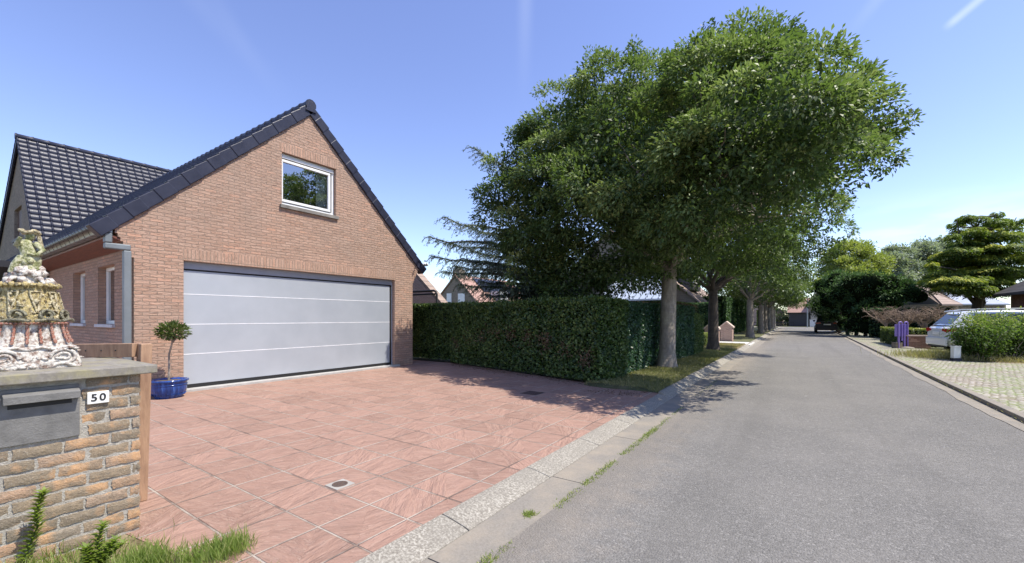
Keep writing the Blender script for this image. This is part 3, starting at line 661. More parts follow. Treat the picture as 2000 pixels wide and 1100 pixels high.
# main wing behind: ridge parallel to the street
GY = 2.8; rp = ony(GY, 40, 271); ep = Vector((rp.x + 3.9, GY, 0)); e1 = ony(GY, 70, 458)
sl2 = (rp.z - e1.z) / (e1.x - rp.x); l2 = math.hypot(1, sl2); dm = Vector((1 / l2, 0, -sl2 / l2)); HM = (rp.z - 2.7) / sl2 * l2
e2 = ony(GY, 2, 470); sl3 = (rp.z - e2.z) / (rp.x - e2.x); l3 = math.hypot(1, sl3); db = Vector((-1 / l3, 0, -sl3 / l3)); HB = (rp.z - 2.7) / sl3 * l3
g = tiled_slope((rp.x, GY - .12, rp.z + .02), (0, 1, 0), dm, 15, HM, .255, .25); h2 = tiled_slope((rp.x, GY - .12, rp.z + .02), (0, 1, 0), db, 15, HB, .255, .25); g.add(h2.v, h2.f, True)
rm = g.build('roof', M['tile'], house)
g = MB(); ridge_caps(g, (rp.x, GY - .14, rp.z + .06), (rp.x, GY + 14.8, rp.z + .06), .10, .42); g.build('ridge_tile', M['tile'], rm)
g = MB()
for (d, s) in ((dm, 1), (db, -1)):
    H_ = HM if s > 0 else HB; a = Vector((rp.x, GY - .1, rp.z)); b = a + d * H_; up = Vector((0, 0, .06)); g.prism([a - up * 2.2, b - up * 2.2, b + up, a + up], (0, .05, 0))
g.build('verge_board', M['tile'], rm)
er = rp.x + (rp.z - 2.7) / sl2; el = rp.x - (rp.z - 2.7) / sl3
g = MB(); wy0, wy1 = ony(GY, 28, 470), ony(GY, 42, 406)
wx0, wx1, wz0, wz1 = wy0.x, wy1.x, wy0.z, ony(GY, 35, 406).z
def zt(x): return rp.z - (sl2 * (x - rp.x) if x > rp.x else sl3 * (rp.x - x)) - .06
bx_ = sorted([el, wx0, wx1, rp.x, er])
for a, b in zip(bx_, bx_[1:]):
    if min(wx0, wx1) < (a + b) / 2 < max(wx0, wx1):
        g.add([(a, GY, 0), (b, GY, 0), (b, GY, wz0), (a, GY, wz0)], [(0, 1, 2, 3)]); g.add([(a, GY, wz1), (b, GY, wz1), (b, GY, zt(b)), (a, GY, zt(a))], [(0, 1, 2, 3)])
    else: g.add([(a, GY, 0), (b, GY, 0), (b, GY, zt(b)), (a, GY, zt(a))], [(0, 1, 2, 3)])
for xx in (wx0, wx1): g.add([(xx, GY, wz0), (xx, GY + .2, wz0), (xx, GY + .2, wz1), (xx, GY, wz1)], [(0, 1, 2, 3)])
g.add([(wx0, GY, wz1), (wx1, GY, wz1), (wx1, GY + .2, wz1), (wx0, GY + .2, wz1)], [(0, 1, 2, 3)])
g.box((er - .25, GY + .01, 0), (er - .2, GY + 15, 2.7))
g.build('wall', M['brick_grey'], house)
wn_ = MB().box((wx0, GY + .1, wz0), (wx1, GY + .14, wz1)).build('window', simple('brown_shutter', (.10, .05, .035), .6, sc3=(1, 1, 30)), house)
MB().box((wx0 - .1, GY - .06, wz0 - .1), (wx1 + .1, GY + .1, wz0 - .002)).build('window_sill', M['stone'], house)
# gutter, soffit, outlet, downpipe
gp = lambda y0, z0, s=1.: [(y0 + .165 * s, z0), (y0 + .02, z0), (y0 - .01, z0 + .12), (y0 - .03, z0 + .13), (y0 - .03, z0 + .145), (y0 + .165, z0 + .145)]
gy, gz = 1.955, 2.83
g = MB(); prof = [(gy + .16, gz), (gy + .03, gz), (gy - .02, gz + .13), (gy - .035, gz + .15), (gy + .17, gz + .15)]
g.prism([(FX + .03, p[0], p[1]) for p in prof], (XB + .1 - FX, 0, 0))
gut = g.build('gutter', M['zinc'], house)
DZ = simple('dark_zinc', (.13, .145, .15), .5); x = FX - .3
while x > XB:
    MB().prism([(x, p[0] - .004, p[1] - .004) for p in prof[:4]] + [(x, gy + .17, gz + .1)], (-.012, 0, 0)).build('bracket', DZ, gut); x -= .36
g = MB(); g.box((FX - .02, 2.06, 2.81), (XB, 2.44, 2.835)); g.box((FX - .02, 2.10, 2.66), (XB, 2.135, 2.828)); 
MB().prism([(FX - .02, 2.10, 2.815), (FX - .02, 2.395, 2.66), (FX - .02, 2.395, 2.63), (FX - .02, 2.10, 2.78)], (XB - FX, 0, 0)).build('soffit', M['soffit'], house)
dp = ony(2.31, 247, 560); dxx = dp.x
g = MB(); g.box((dxx - .06, 2.02, 2.66), (dxx + .06, 2.12, 2.829)); g.box((dxx - .055, 2.021, 2.56), (dxx + .055, 2.36, 2.659)); g.box((dxx - .05, 2.26, .0), (dxx + .05, 2.37, 2.559))
g.build('downpipe', simple('shaded_zinc', (.20, .225, .24), .55, (.14, .16, .17), 3, metal=.2), house, bevel=.02, seg=3)  # zinc darkened to put the side wall's shade into its colour
# security light by the right eave
lp = onx(FX - .1, 829, 516)
ml = MB().box((FX - .2, 9.02, lp.z - .02), (FX - .13, lp.y + .02, lp.z + .01)).build('outdoor_light', M['white'], house)
MB().blob((FX - .16, lp.y + .1, lp.z), (.09, .11, .055), 3, .02, 12, 8).build('lamp_head', M['white'], ml)
# dark lean-to at the far end of the side wall with a red beam
pc = thing('carport', (-18.2, 1.8, 0), 'dark carport with a red beam at the far end of the house side wall', 'carport')
M['darkwood'] = simple('dark_wood', (.018, .017, .02), .5)
pr = [ony(2.0, -40, 522), ony(2.0, 52, 512)]
g = MB(); g.box((pr[0].x, 1.3, pr[1].z - .16), (pr[1].x, 2.36, pr[1].z)); g.build('roof', M['darkwood'], pc)
g = MB(); g.box((pr[0].x, 2.3, 0), (pr[1].x, 2.36, pr[1].z - .2)); g.build('back_panel', M['darkwood'], pc)
g = MB(); a = ony(1.9, -30, 545); b = ony(1.9, 34, 592); g.tube([a, b], .035, 6); g.build('beam', simple('red_beam', (.32, .06, .06), .5), pc)
for xx in (pr[1].x - .3, pr[1].x - 2.8): MB().box((xx - .05, 1.32, 0), (xx + .05, 1.42, pr[1].z - .16)).build('post', M['darkwood'], pc)

# ================================================================== GARDEN WALL with letterbox, plate, ornament, gate
WXF = -3.60; WY1 = .935; WY0 = -.55
gw = thing('garden_wall', (-4.05, .3, 0), 'low rustic brick wall with a bluestone coping and a built in letterbox', 'wall')
def rustic_mat():
    m, t, p, o = newmat('rustic_brick'); P = pos(t); a = nd(t, 'ShaderNodeAttribute'); a.attribute_name = 'tint'
    n = noise(t, P, 26, 6, .7); n2 = noise(t, P, 110, 4, .7); n3 = noise(t, P, 7, 5, .6)
    c = ramp(t, a.outputs['Fac'], [(0, (.20, .165, .12)), (.35, (.28, .22, .15)), (.6, (.34, .255, .165)), (.85, (.44, .27, .165)), (1, (.32, .28, .22))])
    c = mixc(t, ramp(t, n, [(.4, (.6, .6, .6)), (.6, (0, 0, 0))]), c, (.19, .155, .11)); c = mixc(t, ramp(t, n3, [(.52, (0, 0, 0)), (.66, (.8, .8, .8))]), c, (.55, .32, .16))
    c = mixc(t, ramp(t, n2, [(.55, (0, 0, 0)), (.75, (.5, .5, .5))]), c, (.55, .50, .42)); t.links.new(c, p.inputs['Base Color']); p.inputs['Roughness'].default_value = .95
    bump(t, p, mth(t, 'ADD', n, mth(t, 'MULTIPLY', n2, .5)), 1., .012); return m
def brick_block(mb, tl, x, y0, y1, z0, z1, depth, rd, out=.004):
    nu, nv = 9, 5; fr = []; wob_ = rd.uniform(-.004, .004); r3 = rd.random() * 9
    for j in range(nv + 1):
        for i in range(nu + 1):
            u, v = i / nu, j / nv; edge = min(u * 5, (1 - u) * 5, v * 2.4, (1 - v) * 2.4, 1)
            yy = y0 + (y1 - y0) * u + (rd.uniform(-.003, .003) if 0 < i < nu else rd.uniform(-.004, .004)); zz = z0 + (z1 - z0) * v + (rd.uniform(-.003, .003))
            fr.append((x + out * edge ** .5 + wob_ + rd.uniform(-.0022, .0022) * edge + .002 * math.sin(9 * u + r3), yy, zz))
    n = len(mb.v); fs = [(j * (nu + 1) + i, j * (nu + 1) + i + 1, (j + 1) * (nu + 1) + i + 1, (j + 1) * (nu + 1) + i) for j in range(nv) for i in range(nu)]
    mb.add(fr, fs, True); cnt = len(fs)
    # sides back to depth
    idx = [i for i in range(nu + 1)] + [(j * (nu + 1) + nu) for j in range(1, nv + 1)] + [nv * (nu + 1) + i for i in range(nu - 1, -1, -1)] + [j * (nu + 1) for j in range(nv - 1, 0, -1)]
    ring = [fr[i] for i in idx]; back = [(x - depth, q[1], q[2]) for q in ring]; k = len(ring)
    mb.add(ring + back, [(i, i + k, (i + 1) % k + k, (i + 1) % k) for i in range(k)]); cnt += k; tl += [0] * 0; return cnt
rd = random.Random(3); g = MB(); tints = []; CH = .0742; BL = .205; row = 0; z = -.06
pnl_a, pnl_b = onx(WXF, 1, 757), onx(WXF, 155, 866); PY1 = pnl_b.y; PZ0 = onx(WXF, 155, 850).z; PZ1 = 1.0
while z < 1.02:
    y = WY0 - (BL / 2 if row % 2 else 0) + rd.uniform(-.015, .015); 
    while y < WY1 - .02:
        y1 = min(y + BL - .014, WY1); y1 = WY1 if WY1 - y1 < .05 else y1
        a, b = max(y, WY0), y1
        if not (z + CH * .5 > PZ0 and z < PZ1 and a < PY1 + .005 and b < PY1 + .05) and b - a > .02:
            aa = PY1 + .012 if (z + CH * .5 > PZ0 and z < PZ1 and a < PY1) else a
            if b - aa > .02:
                c = brick_block(g, [], WXF, aa, b, z, z + CH - .017, .06, rd); tints += [rd.random() ** 1.25] * c
        y = y1 + .014
    z += CH; row += 1
me_o = g.build('brick_course', rustic_mat(), gw); at_ = me_o.data.attributes.new('tint', 'FLOAT', 'FACE'); at_.data.foreach_set('value', tints)
MB().box((-4.5, WY0, -.1), (WXF - .003, WY1 - .004, 1.03)).build('mortar', simple('light_mortar', (.44, .41, .35), .95, (.30, .275, .235), 30, bmp=.9, bscale=110), gw)
def coping_mat():
    m, t, p, o = newmat('mossy_bluestone'); P = pos(t); n = noise(t, P, 1, 7, .7, (6, 30, 20)); n2 = noise(t, P, 9, 6, .7)
    c = ramp(t, n, [(.3, (.15, .135, .115)), (.7, (.27, .25, .215))]); c = mixc(t, ramp(t, n2, [(.45, (0, 0, 0)), (.7, (.7, .7, .7))]), c, (.30, .27, .13)); t.links.new(c, p.inputs['Base Color'])
    p.inputs['Roughness'].default_value = .85; bump(t, p, n, .5, .006); return m
MB().box((-4.58, WY0, 1.031), (-3.545, 1.012, 1.086)).build('coping', coping_mat(), gw, bevel=.006)
M['slate'] = simple('letterbox_stone', (.19, .185, .175), .75, (.12, .117, .11), 12, bmp=.35, bscale=90)
lb = MB().box((WXF - .02, WY0, PZ0), (WXF + .012, PY1, 1.0)).build('letterbox', M['slate'], gw, bevel=.003)
fa, fb = onx(WXF + .05, 5, 770), onx(WXF + .05, 157, 762); zt_, zb_ = onx(WXF + .05, 157, 761).z, onx(WXF + .05, 157, 777).z
MB().prism([(WXF + .013, 0, zt_ + .012), (WXF + .06, 0, zt_ - .004), (WXF + .06, 0, zb_), (WXF + .013, 0, zb_ + .004)], (0, .001, 0))
g = MB(); g.prism([(WXF + .013, fa.y, zt_ + .012), (WXF + .06, fa.y, zt_ - .004), (WXF + .06, fa.y, zb_ + .002), (WXF + .013, fa.y, zb_ + .01)], (0, fb.y - fa.y, 0)); g.build('flap', M['slate'], lb, bevel=.003)
MB().box((WXF + .004, fa.y + .02, zb_ - .028), (WXF + .0145, fb.y - .03, zb_ + .008)).build('slot', M['black'], lb)
# house number plate
na, nb = onx(WXF + .014, 170, 789), onx(WXF + .014, 213, 764); zc0, zc1 = onx(WXF + .014, 191, 788).z, onx(WXF + .014, 191, 765).z
plate = thing('number_plate', (WXF + .014, (na.y + nb.y) / 2, (zc0 + zc1) / 2), 'small white enamel house number plate reading 50 on the brick wall', 'number plate')
MB().box((WXF + .004, na.y, zc0), (WXF + .020, nb.y, zc1)).build('plate', simple('white_enamel', (.80, .79, .75), .35, (.74, .73, .68), 20), plate, bevel=.003)
def text(s, size, loc, rot, mat, name, parent, ext=.0012, sx=1.):
    cu = bpy.data.curves.new(name, 'FONT'); cu.body = s; cu.size = size; cu.extrude = ext; cu.align_x = 'CENTER'; cu.align_y = 'CENTER'; cu.offset = size * .018; cu.space_character = 1.25
    o = bpy.data.objects.new(name, cu); COL.objects.link(o); bpy.context.view_layer.update()
    me = bpy.data.meshes.new_from_object(o.evaluated_get(bpy.context.evaluated_depsgraph_get())); bpy.data.objects.remove(o)
    me.transform(Matrix.Translation(loc) @ rot @ Matrix.Scale(sx, 4, (1, 0, 0))); return link(name, me, mat, parent)
ROTX = Matrix(((0, 0, 1, 0), (1, 0, 0, 0), (0, 1, 0, 0), (0, 0, 0, 1)))     # text facing +x, reading along +y
text('50', .062, Vector((WXF + .0215, (na.y + nb.y) / 2, (zc0 + zc1) / 2)), ROTX, M['black'], 'number', plate)

# glazed ceramic ornament on the coping
orn = thing('ceramic_ornament', (-4.03, .50, 1.086), 'ornate glazed ceramic ornament in white, ochre and red on the wall coping', 'ornament')
def glaze(nm, base, spots, second, sc_=28, thr=.5):
    m, t, p, o = newmat(nm); P = pos(t); n = noise(t, P, sc_, 6, .7); n2 = noise(t, P, sc_ * 2.3, 5, .7)
    c = ramp(t, n, [(thr - .08, spots), (thr + .04, base)]); c = mixc(t, ramp(t, n2, [(.5, (0, 0, 0)), (.62, (.7, .7, .7))]), c, second); t.links.new(c, p.inputs['Base Color'])
    p.inputs['Roughness'].default_value = .28; bump(t, p, mth(t, 'ADD', n, n2), .8, .012); return m
M['gz_w'] = glaze('white_glaze', (.60, .57, .51), (.17, .10, .07), (.40, .31, .25), 26, .47)
M['gz_o'] = glaze('ochre_glaze', (.46, .36, .14), (.11, .08, .035), (.60, .53, .34), 42, .48)
M['gz_r'] = glaze('red_glaze', (.36, .14, .09), (.14, .05, .035), (.58, .48, .40), 60, .45)
M['gz_c'] = glaze('cream_glaze', (.58, .51, .34), (.16, .11, .05), (.46, .40, .16), 50, .50)
M['gz_d'] = glaze('dark_glaze', (.20, .19, .13), (.05, .045, .035), (.42, .38, .22), 40, .5)
cxo, cyo, cz = -4.03, .50, 1.086
HWd = .205
g = MB(); prof = [(.205, 0), (.212, .02), (.205, .05), (.198, .10), (.192, .132), (.17, .14)]
def sq(r, z, a):
    k = max(abs(math.cos(a)), abs(math.sin(a))); e = .85; return r / (k ** e) * (1 + .025 * math.sin(9 * a) * math.sin(z * 50))
g.lathe(prof, (cxo, cyo, cz), 72, sq)
def spiral(mb, y0, z0, R, turns, s, r=.010, xf=None):
    pts = []; n = int(18 * turns)
    for i in range(n + 1):
        a = 2 * PI * turns * i / n; rr = R * (1 - .85 * i / n); pts.append((xf, y0 + s * rr * math.cos(a), z0 + rr * math.sin(a) * .85))
    mb.tube(pts, [r * (1 - .4 * i / n) for i in range(n + 1)], 8)
xf = cxo + .200
for (yy, s) in ((cyo + .125, -1), (cyo - .125, 1)): spiral(g, yy, cz + .068, .062, 2.0, s, .011, xf)
g.tube([(xf, cyo - .2 + .4 * t, cz + .018 + .012 * math.sin(t * 18)) for t in [i / 30 for i in range(31)]], .012, 8)
g.tube([(xf - .004, cyo - .19 + .38 * t, cz + .125 + .008 * math.cos(t * 22)) for t in [i / 30 for i in range(31)]], .009, 8)
for (yy) in (-.06, .0, .06): g.tube([(xf, cyo + yy - .05 * math.cos(q) , cz + .075 + .035 * math.sin(q)) for q in [PI + PI * i / 8 for i in range(9)]], .008, 6)
for k in range(30):
    a = 2 * PI * k / 30 + random.uniform(-.05, .05); kk = max(abs(math.cos(a)), abs(math.sin(a))); rr = .207 / kk ** .85; g.blob((cxo + rr * math.cos(a), cyo + rr * math.sin(a), cz + random.choice((.015, .03, .06, .095, .125))), (random.uniform(.008, .016), random.uniform(.012, .026), random.uniform(.006, .012)), k, .3, 7, 5)
g.build('plinth', M['gz_w'], orn)
g = MB(); z1 = cz + .138
g.lathe([(.185, 0), (.178, .02), (.165, .06), (.158, .10), (.160, .13), (.168, .142), (.15, .146)], (cxo, cyo, z1), 96, lambda r, z, a: r * (1 + .035 * math.cos(20 * a)) / max(abs(math.cos(a)), abs(math.sin(a))) ** .35)
dr = g.build('fluted_drum', M['gz_w'], orn)
g = MB()
for k in range(20):
    a = 2 * PI * (k + .5) / 20
    rr0, rr1 = (.172, .160); kk = 1 / max(abs(math.cos(a)), abs(math.sin(a))) ** .35
    g.tube([(cxo + math.cos(a) * kk * (rr0 + .006 - .02 * t + .014 * (1 - t) ** 3), cyo + math.sin(a) * kk * (rr0 + .006 - .02 * t + .014 * (1 - t) ** 3), z1 + .015 + .118 * t) for t in [i / 9 for i in range(10)]], [.0055 + .004 * (i % 2) for i in range(10)], 8)
for k in range(60):
    a = 2 * PI * k / 60; kk = 1 / max(abs(math.cos(a)), abs(math.sin(a))) ** .35; g.blob((cxo + math.cos(a) * kk * .168, cyo + math.sin(a) * kk * .168, z1 + .14), (.010, .010, .008), k, .2, 6, 4)
g.build('bead_flute', M['gz_r'], dr)
z2 = z1 + .146
g = MB(); g.lathe([(.155, 0), (.158, .02), (.150, .05), (.135, .10), (.122, .16), (.112, .215), (.118, .232), (.10, .245)], (cxo, cyo, z2), 64, lambda r, z, a: r * (1 + .06 * math.cos(4 * a) + .02 * math.sin(11 * a + 30 * z)))
def surf(a, z, dr_=0):
    r = np.interp(z, [0, .05, .10, .16, .215], [.158, .150, .135, .122, .112]) * (1 + .06 * math.cos(4 * a)) + dr_; return (cxo + r * math.cos(a), cyo + r * math.sin(a), z2 + z)
sk = g.build('skirt', M['gz_o'], orn)
g = MB()
for k in range(8):
    a = 2 * PI * k / 8 + .1
    for s in (-1, 1): g.tube([surf(a + s * .2 * (1 - t), .19 - .13 * t, .006) for t in [i / 5 for i in range(6)]], .006, 6)
    g.tube([surf(a - .2, .19, .006), surf(a + .2, .19, .006)], .006, 6)
    g.blob(surf(a, .13, .004), (.014, .014, .018), k, .25)
for k in range(90): 
    a = rd.uniform(0, 2 * PI); g.blob(surf(a, rd.uniform(.02, .2), .002), rd.uniform(.006, .012), k, .3, 7, 5)
g.build('relief', M['gz_c'], sk)
g = MB()
for k in range(26):
    a = 2 * PI * k / 26; g.blob(surf(a, .232, .014), (.014, .014, .012 + .006 * (k % 2)), k, .25, 8, 6)
g.build('rim', M['gz_o'], sk)
g = MB()
for k in range(8):      # dark scrolls at the foot of the skirt
    a0 = 2 * PI * k / 8 + .35
    pts = []
    for i in range(22):
        q = 2 * PI * 1.25 * i / 21; rr = .038 * (1 - .6 * i / 21); pts.append(Vector(surf(a0 + rr * math.cos(q) / .15, .042 + rr * math.sin(q), .016)))
    g.tube(pts, .009, 7)
    g.tube([surf(a0 - .35 + .7 * t, .008 + .01 * math.sin(PI * t), .03) for t in [i / 8 for i in range(9)]], .010, 7)
g.build('scroll', M['gz_d'], sk)
z3 = z2 + .24
g = MB()
for k in range(46):
    t = rd.random(); R = .085 * (1 - t * .55); a = rd.uniform(0, 2 * PI); rr = rd.uniform(.014, .03) * (1.1 - .4 * t)
    g.blob((cxo + math.cos(a) * R, cyo + math.sin(a) * R, z3 + .01 + .12 * t), rr, k, .25)
g.tube([(cxo, cyo, z3 - .02), (cxo, cyo, z3 + .13)], [.08, .045], 12)
for k in range(5): 
    a = .4 + 1.25 * k; g.tube([(cxo + math.cos(a) * .05, cyo + math.sin(a) * .05, z3 + .03), (cxo + math.cos(a) * .10, cyo + math.sin(a) * .10, z3 + .035), (cxo + math.cos(a) * .125, cyo + math.sin(a) * .125, z3 + .0)], [.02, .014, .008], 7)
g.build('flower_cluster', M['gz_w'], orn)
g = MB(); z4 = z3 + .12      # small dancing figure
g.tube([(cxo, cyo, z4 - .02), (cxo, cyo + .008, z4 + .04), (cxo, cyo + .0, z4 + .085), (cxo, cyo - .012, z4 + .125), (cxo, cyo - .006, z4 + .15), (cxo, cyo + .004, z4 + .16)], [.052, .050, .038, .036, .026, .016], 14)
for k in range(7):
    a = rd.uniform(0, 2 * PI); zz_ = rd.uniform(0, .13); g.blob((cxo + .044 * math.cos(a), cyo + .044 * math.sin(a), z4 + zz_), rd.uniform(.010, .02), k, .3, 7, 5)
g.blob((cxo, cyo + .006, z4 + .188), (.026, .025, .032), 5, .06, 12, 9); g.tube([(cxo + .01, cyo - .03, z4 + .05), (cxo + .02, cyo - .06, z4 + .0), (cxo + .01, cyo - .075, z4 - .05)], [.022, .018, .014], 9)
g.tube([(cxo + .02, cyo + .025, z4 + .14), (cxo + .045, cyo + .055, z4 + .10), (cxo + .055, cyo + .03, z4 + .065), (cxo + .04, cyo - .01, z4 + .07)], [.017, .014, .012, .009], 9)
g.tube([(cxo + .01, cyo - .03, z4 + .14), (cxo + .03, cyo - .055, z4 + .12), (cxo + .045, cyo - .04, z4 + .17)], [.017, .014, .010], 9)
for k in range(9): g.tube([(cxo + .02 * math.cos(k * .7), cyo + .02 * math.sin(k * .7), z4 + .03), (cxo + .052 * math.cos(k * .7), cyo + .052 * math.sin(k * .7), z4 - .03)], [.014, .012], 6)
g.build('figure', glaze('green_cream_glaze', (.52, .50, .33), (.16, .17, .06), (.34, .36, .13), 40, .52), orn)
g = MB()
for k in range(13):
    a = 2 * PI * k / 13; g.blob((cxo + .026 * math.cos(a), cyo + .004 + .034 * math.sin(a), z4 + .212 + .008 * math.sin(3 * a)), (.014, .016, .010), k, .3, 8, 5)
g.blob((cxo, cyo, z4 + .208), (.034, .04, .014), 3, .2)
g.tube([(cxo + .02, cyo + .04, z4 + .19), (cxo + .02, cyo + .052, z4 + .12), (cxo + .01, cyo + .045, z4 + .05)], [.010, .012, .006], 7)
g.build('hat', M['gz_c'], orn)

# wooden gate leaf behind the coping and its post
M['wood'] = simple('weathered_wood', (.40, .25, .155), .8, (.24, .14, .085), 4, bmp=.4, bscale=12, sc3=(6, 6, 1.2))
gate = thing('wooden_gate', (-4.2, 1.0, 0), 'weathered orange wooden gate post with a top rail behind the wall', 'gate')
pa = at(283, 668, 3.38); 
pb = gnd(280, 975); 
g = MB(); g.prism([(-4.22, 1.045, .0), (-4.12, 1.045, .0), (-4.12, 1.115, .0), (-4.22, 1.115, .0), ], (0, .03, 1.20)); g.build('post', M['wood'], gate, bevel=.006)
a = at(112, 685, 3.42); b = Vector((-4.20, 1.06, 1.14)); b.z = 1.4 - (684 - 620.5) / F_PX * (4.2 * S_ + 1.06 * C_); a.z = 1.4 - (685 - 620.5) / F_PX * 3.42
d = (b - a); d.z = 0; d.normalize(); nrm = Vector((d.y, -d.x, 0)) * .02
hw = .052
g = MB(); g.prism([a - nrm - Vector((0, 0, hw)), b - nrm - Vector((0, 0, hw)), b - nrm + Vector((0, 0, hw)), a - nrm + Vector((0, 0, hw))], nrm * 2); ra = g.build('rail', M['wood'], gate, bevel=.004)
g = MB()
for t in (.25, .42, .62, .8):
    p = a.lerp(b, t) + nrm * (1.0 if nrm.dot(-a) > 0 else -1.0); MB().blob(p, .007, 1, 0, 6, 4).build('screw', M['black'], ra)

# ================================================================== POTTED BAY TREE
pt = Vector((-9.13, 2.76, 0))
pot = thing('potted_tree', pt, 'small round headed bay tree in a glossy blue glazed pot by the garage', 'potted plant')
def bluepot():
    m, t, p, o = newmat('blue_glaze'); P = pos(t); n = noise(t, P, 1, 5, .6, (30, 30, 4)); t.links.new(ramp(t, n, [(.3, (.008, .022, .10)), (.6, (.02, .07, .28)), (.8, (.10, .20, .45))]), p.inputs['Base Color']); p.inputs['Roughness'].default_value = .15; return m
g = MB(); g.lathe([(.19, 0), (.205, .03), (.25, .11), (.262, .20), (.255, .25), (.262, .275), (.285, .29), (.285, .315), (.255, .32), (.25, .29), (.10, .285)], pt, 40); po = g.build('pot', bluepot(), pot)
g = MB()
for k in range(40):
    a = 2 * PI * k / 40; g.tube([(pt.x + .226 * math.cos(a), pt.y + .226 * math.sin(a), .05), (pt.x + .243 * math.cos(a + .12), pt.y + .243 * math.sin(a + .12), .085)], .006, 5)
g.lathe([(.262, .225), (.272, .232), (.262, .24)], pt, 40); g.build('band', bluepot(), po)
g = MB(); g.blob((pt.x, pt.y, .27), (.24, .24, .035), 4, .1, 20, 8); g.build('soil', simple('potting_soil', (.10, .075, .055), .95, bmp=.8, bscale=40), pot)
tc_ = Vector(at(338, 647, 7.33))
g = MB(); g.tube([(pt.x, pt.y, .26), (pt.x - .01, pt.y + .01, .5), (pt.x + .012, pt.y, .75), (tc_.x, tc_.y, 1.02)], [.02, .017, .016, .014], 8)
for k in range(12):
    a = 2.4 * k; g.tube([(tc_.x, tc_.y, .96 + .01 * k), (tc_.x + .17 * math.cos(a), tc_.y + .17 * math.sin(a), 1.05 + .02 * (k % 5))], [.008, .003], 5)
g.build('trunk', M['bark'], pot)
n = 620; d = rdir(n); r = .04 + .165 * rng.random(n) ** .45; C = np.array(tc_) + d * r[:, None] * np.array([1, 1.25, .85]); C[:, 2] = np.maximum(C[:, 2], tc_.z - .13)
leaf_obj('crown', C, d + rdir(n) * .5 + np.array([0, 0, .35]), unit(np.array([0, 0, 1.]) + rdir(n) * .6), .085 * (.6 + .6 * rng.random(n)), .032, .45 + rng.normal(0, .22, n), M['bay'], pot)

# ================================================================== DRAINS
M['iron'] = simple('cast_iron', (.07, .06, .055), .7, (.13, .075, .05), 30)
dc = gnd(664, 947)
dr1 = thing('drain_cover', (dc.x, dc.y, 0), 'small round iron grate in a pale concrete square on the red paving', 'drain')
g = MB(); g.box((dc.x - .085, dc.y - .085, -.02), (dc.x + .085, dc.y + .085, .006)); g.build('frame', simple('drain_concrete', (.38, .36, .32), .85), dr1)
g = MB(); g.lathe([(.062, 0), (.062, .010), (.052, .010), (.052, .004)], (dc.x, dc.y, 0), 28)
for k in range(-3, 4):
    hh = math.sqrt(max(0, .055 ** 2 - (k * .016) ** 2)); g.box((dc.x + k * .016 - .004, dc.y - hh, .0065), (dc.x + k * .016 + .004, dc.y + hh, .0095))
g.build('grate', M['iron'], dr1)
dc = gnd(1040, 768)
dr2 = thing('manhole_cover', (dc.x, dc.y, 0), 'rectangular dark iron inspection cover in the shade near the hedge', 'manhole cover')
g = MB(); g.box((dc.x - .17, dc.y - .17, -.02), (dc.x + .17, dc.y + .17, .004)); g.build('frame', M['iron'], dr2)
g = MB(); g.box((dc.x - .145, dc.y - .145, 0), (dc.x + .145, dc.y + .145, .010)); g.build('lid', simple('rusty_lid', (.09, .05, .04), .8, bmp=1, bscale=120), dr2)

# ================================================================== HEDGES
def hedge(name, p0, p1, th, h, mat, label, dens=1400, ls=.05, taper=0., z0=.05, bump_=.06, tint0=.42, coremat=None, side=1, toptint=.25, faces=('f', 'b', 't', 'e0', 'e1'), cat='hedge', parent=None, group=None):
    """box hedge whose front face runs p0->p1; body extends to the left of that direction * side"""
    p0 = Vector((p0[0], p0[1], 0)); p1 = Vector((p1[0], p1[1], 0)); d = (p1 - p0); L = d.length; d.normalize(); n = Vector((-d.y, d.x, 0)) * side
    root = thing(name, (p0 + p1) / 2, label, cat, group) if parent is None else parent
    ins = .09
    mb = MB(); a = p0 + d * ins + n * ins; b = p1 - d * ins + n * ins; c = b + n * (th - 2 * ins); e = a + n * (th - 2 * ins)
    mb.prism([q + Vector((0, 0, z0 + .02)) for q in (a, b, c, e)], (0, 0, h - z0 - ins)); mb.build('shade_core', coremat or M['core'], root)  # near-black solid core paints the shade inside the hedge
    P, NN, T = [], [], []
    def emit(o, u, v, Lu, Lv, nn, k=1.):
        m = int(dens * Lu * Lv * k)
        if m < 1: return
        s, t_ = rng.random(m) * Lu, rng.random(m) * Lv
        pts = np.array(o) + np.outer(s, u) + np.outer(t_, v)
        w_ = .5 + .5 * np.sin(3.1 * s + 2 * np.sin(2.3 * t_)) * np.sin(4.3 * t_ + 1.7 * np.sin(1.9 * s))
        dd = bump_ * (w_ - .5) - np.abs(rng.normal(0, .05, m)) + .02
        P.append(pts + np.outer(dd, nn)); NN.append(np.tile(np.array(nn), (m, 1))); T.append(rng.normal(0, .26, m) + .25 * (w_ - .5) + (toptint if nn[2] > .5 else 0))  # hollows tinted darker, bumps and odd leaves lighter: shade and highlights put into colour
    Z = Vector((0, 0, 1)); zz = Z * z0; H = h - z0
    if 'f' in faces: emit(p0 + zz, d, Z, L, H, -n)
    if 'b' in faces: emit(p0 + n * th + zz, d, Z, L, H, n, .35)
    if 't' in faces: emit(p0 + Z * h, d, n, L, th, Z)
    if 'e0' in faces: emit(p0 + zz, n, Z, th, H, -d)
    if 'e1' in faces: emit(p1 + zz, n, Z, th, H, d)
    P = np.concatenate(P); NN = np.concatenate(NN); T = np.concatenate(T); m = len(P)
    D = unit(NN * .55 + rdir(m) * .8 + np.array([0, 0, .1])); N2 = unit(NN * .9 + np.array([0, 0, .5]) + rdir(m) * .55)
    Ls = ls * (.6 + .7 * rng.random(m)); leaf_obj('foliage', P, D, N2, Ls, Ls * .6, tint0 + T, mat, root); return root
HH = 1.80
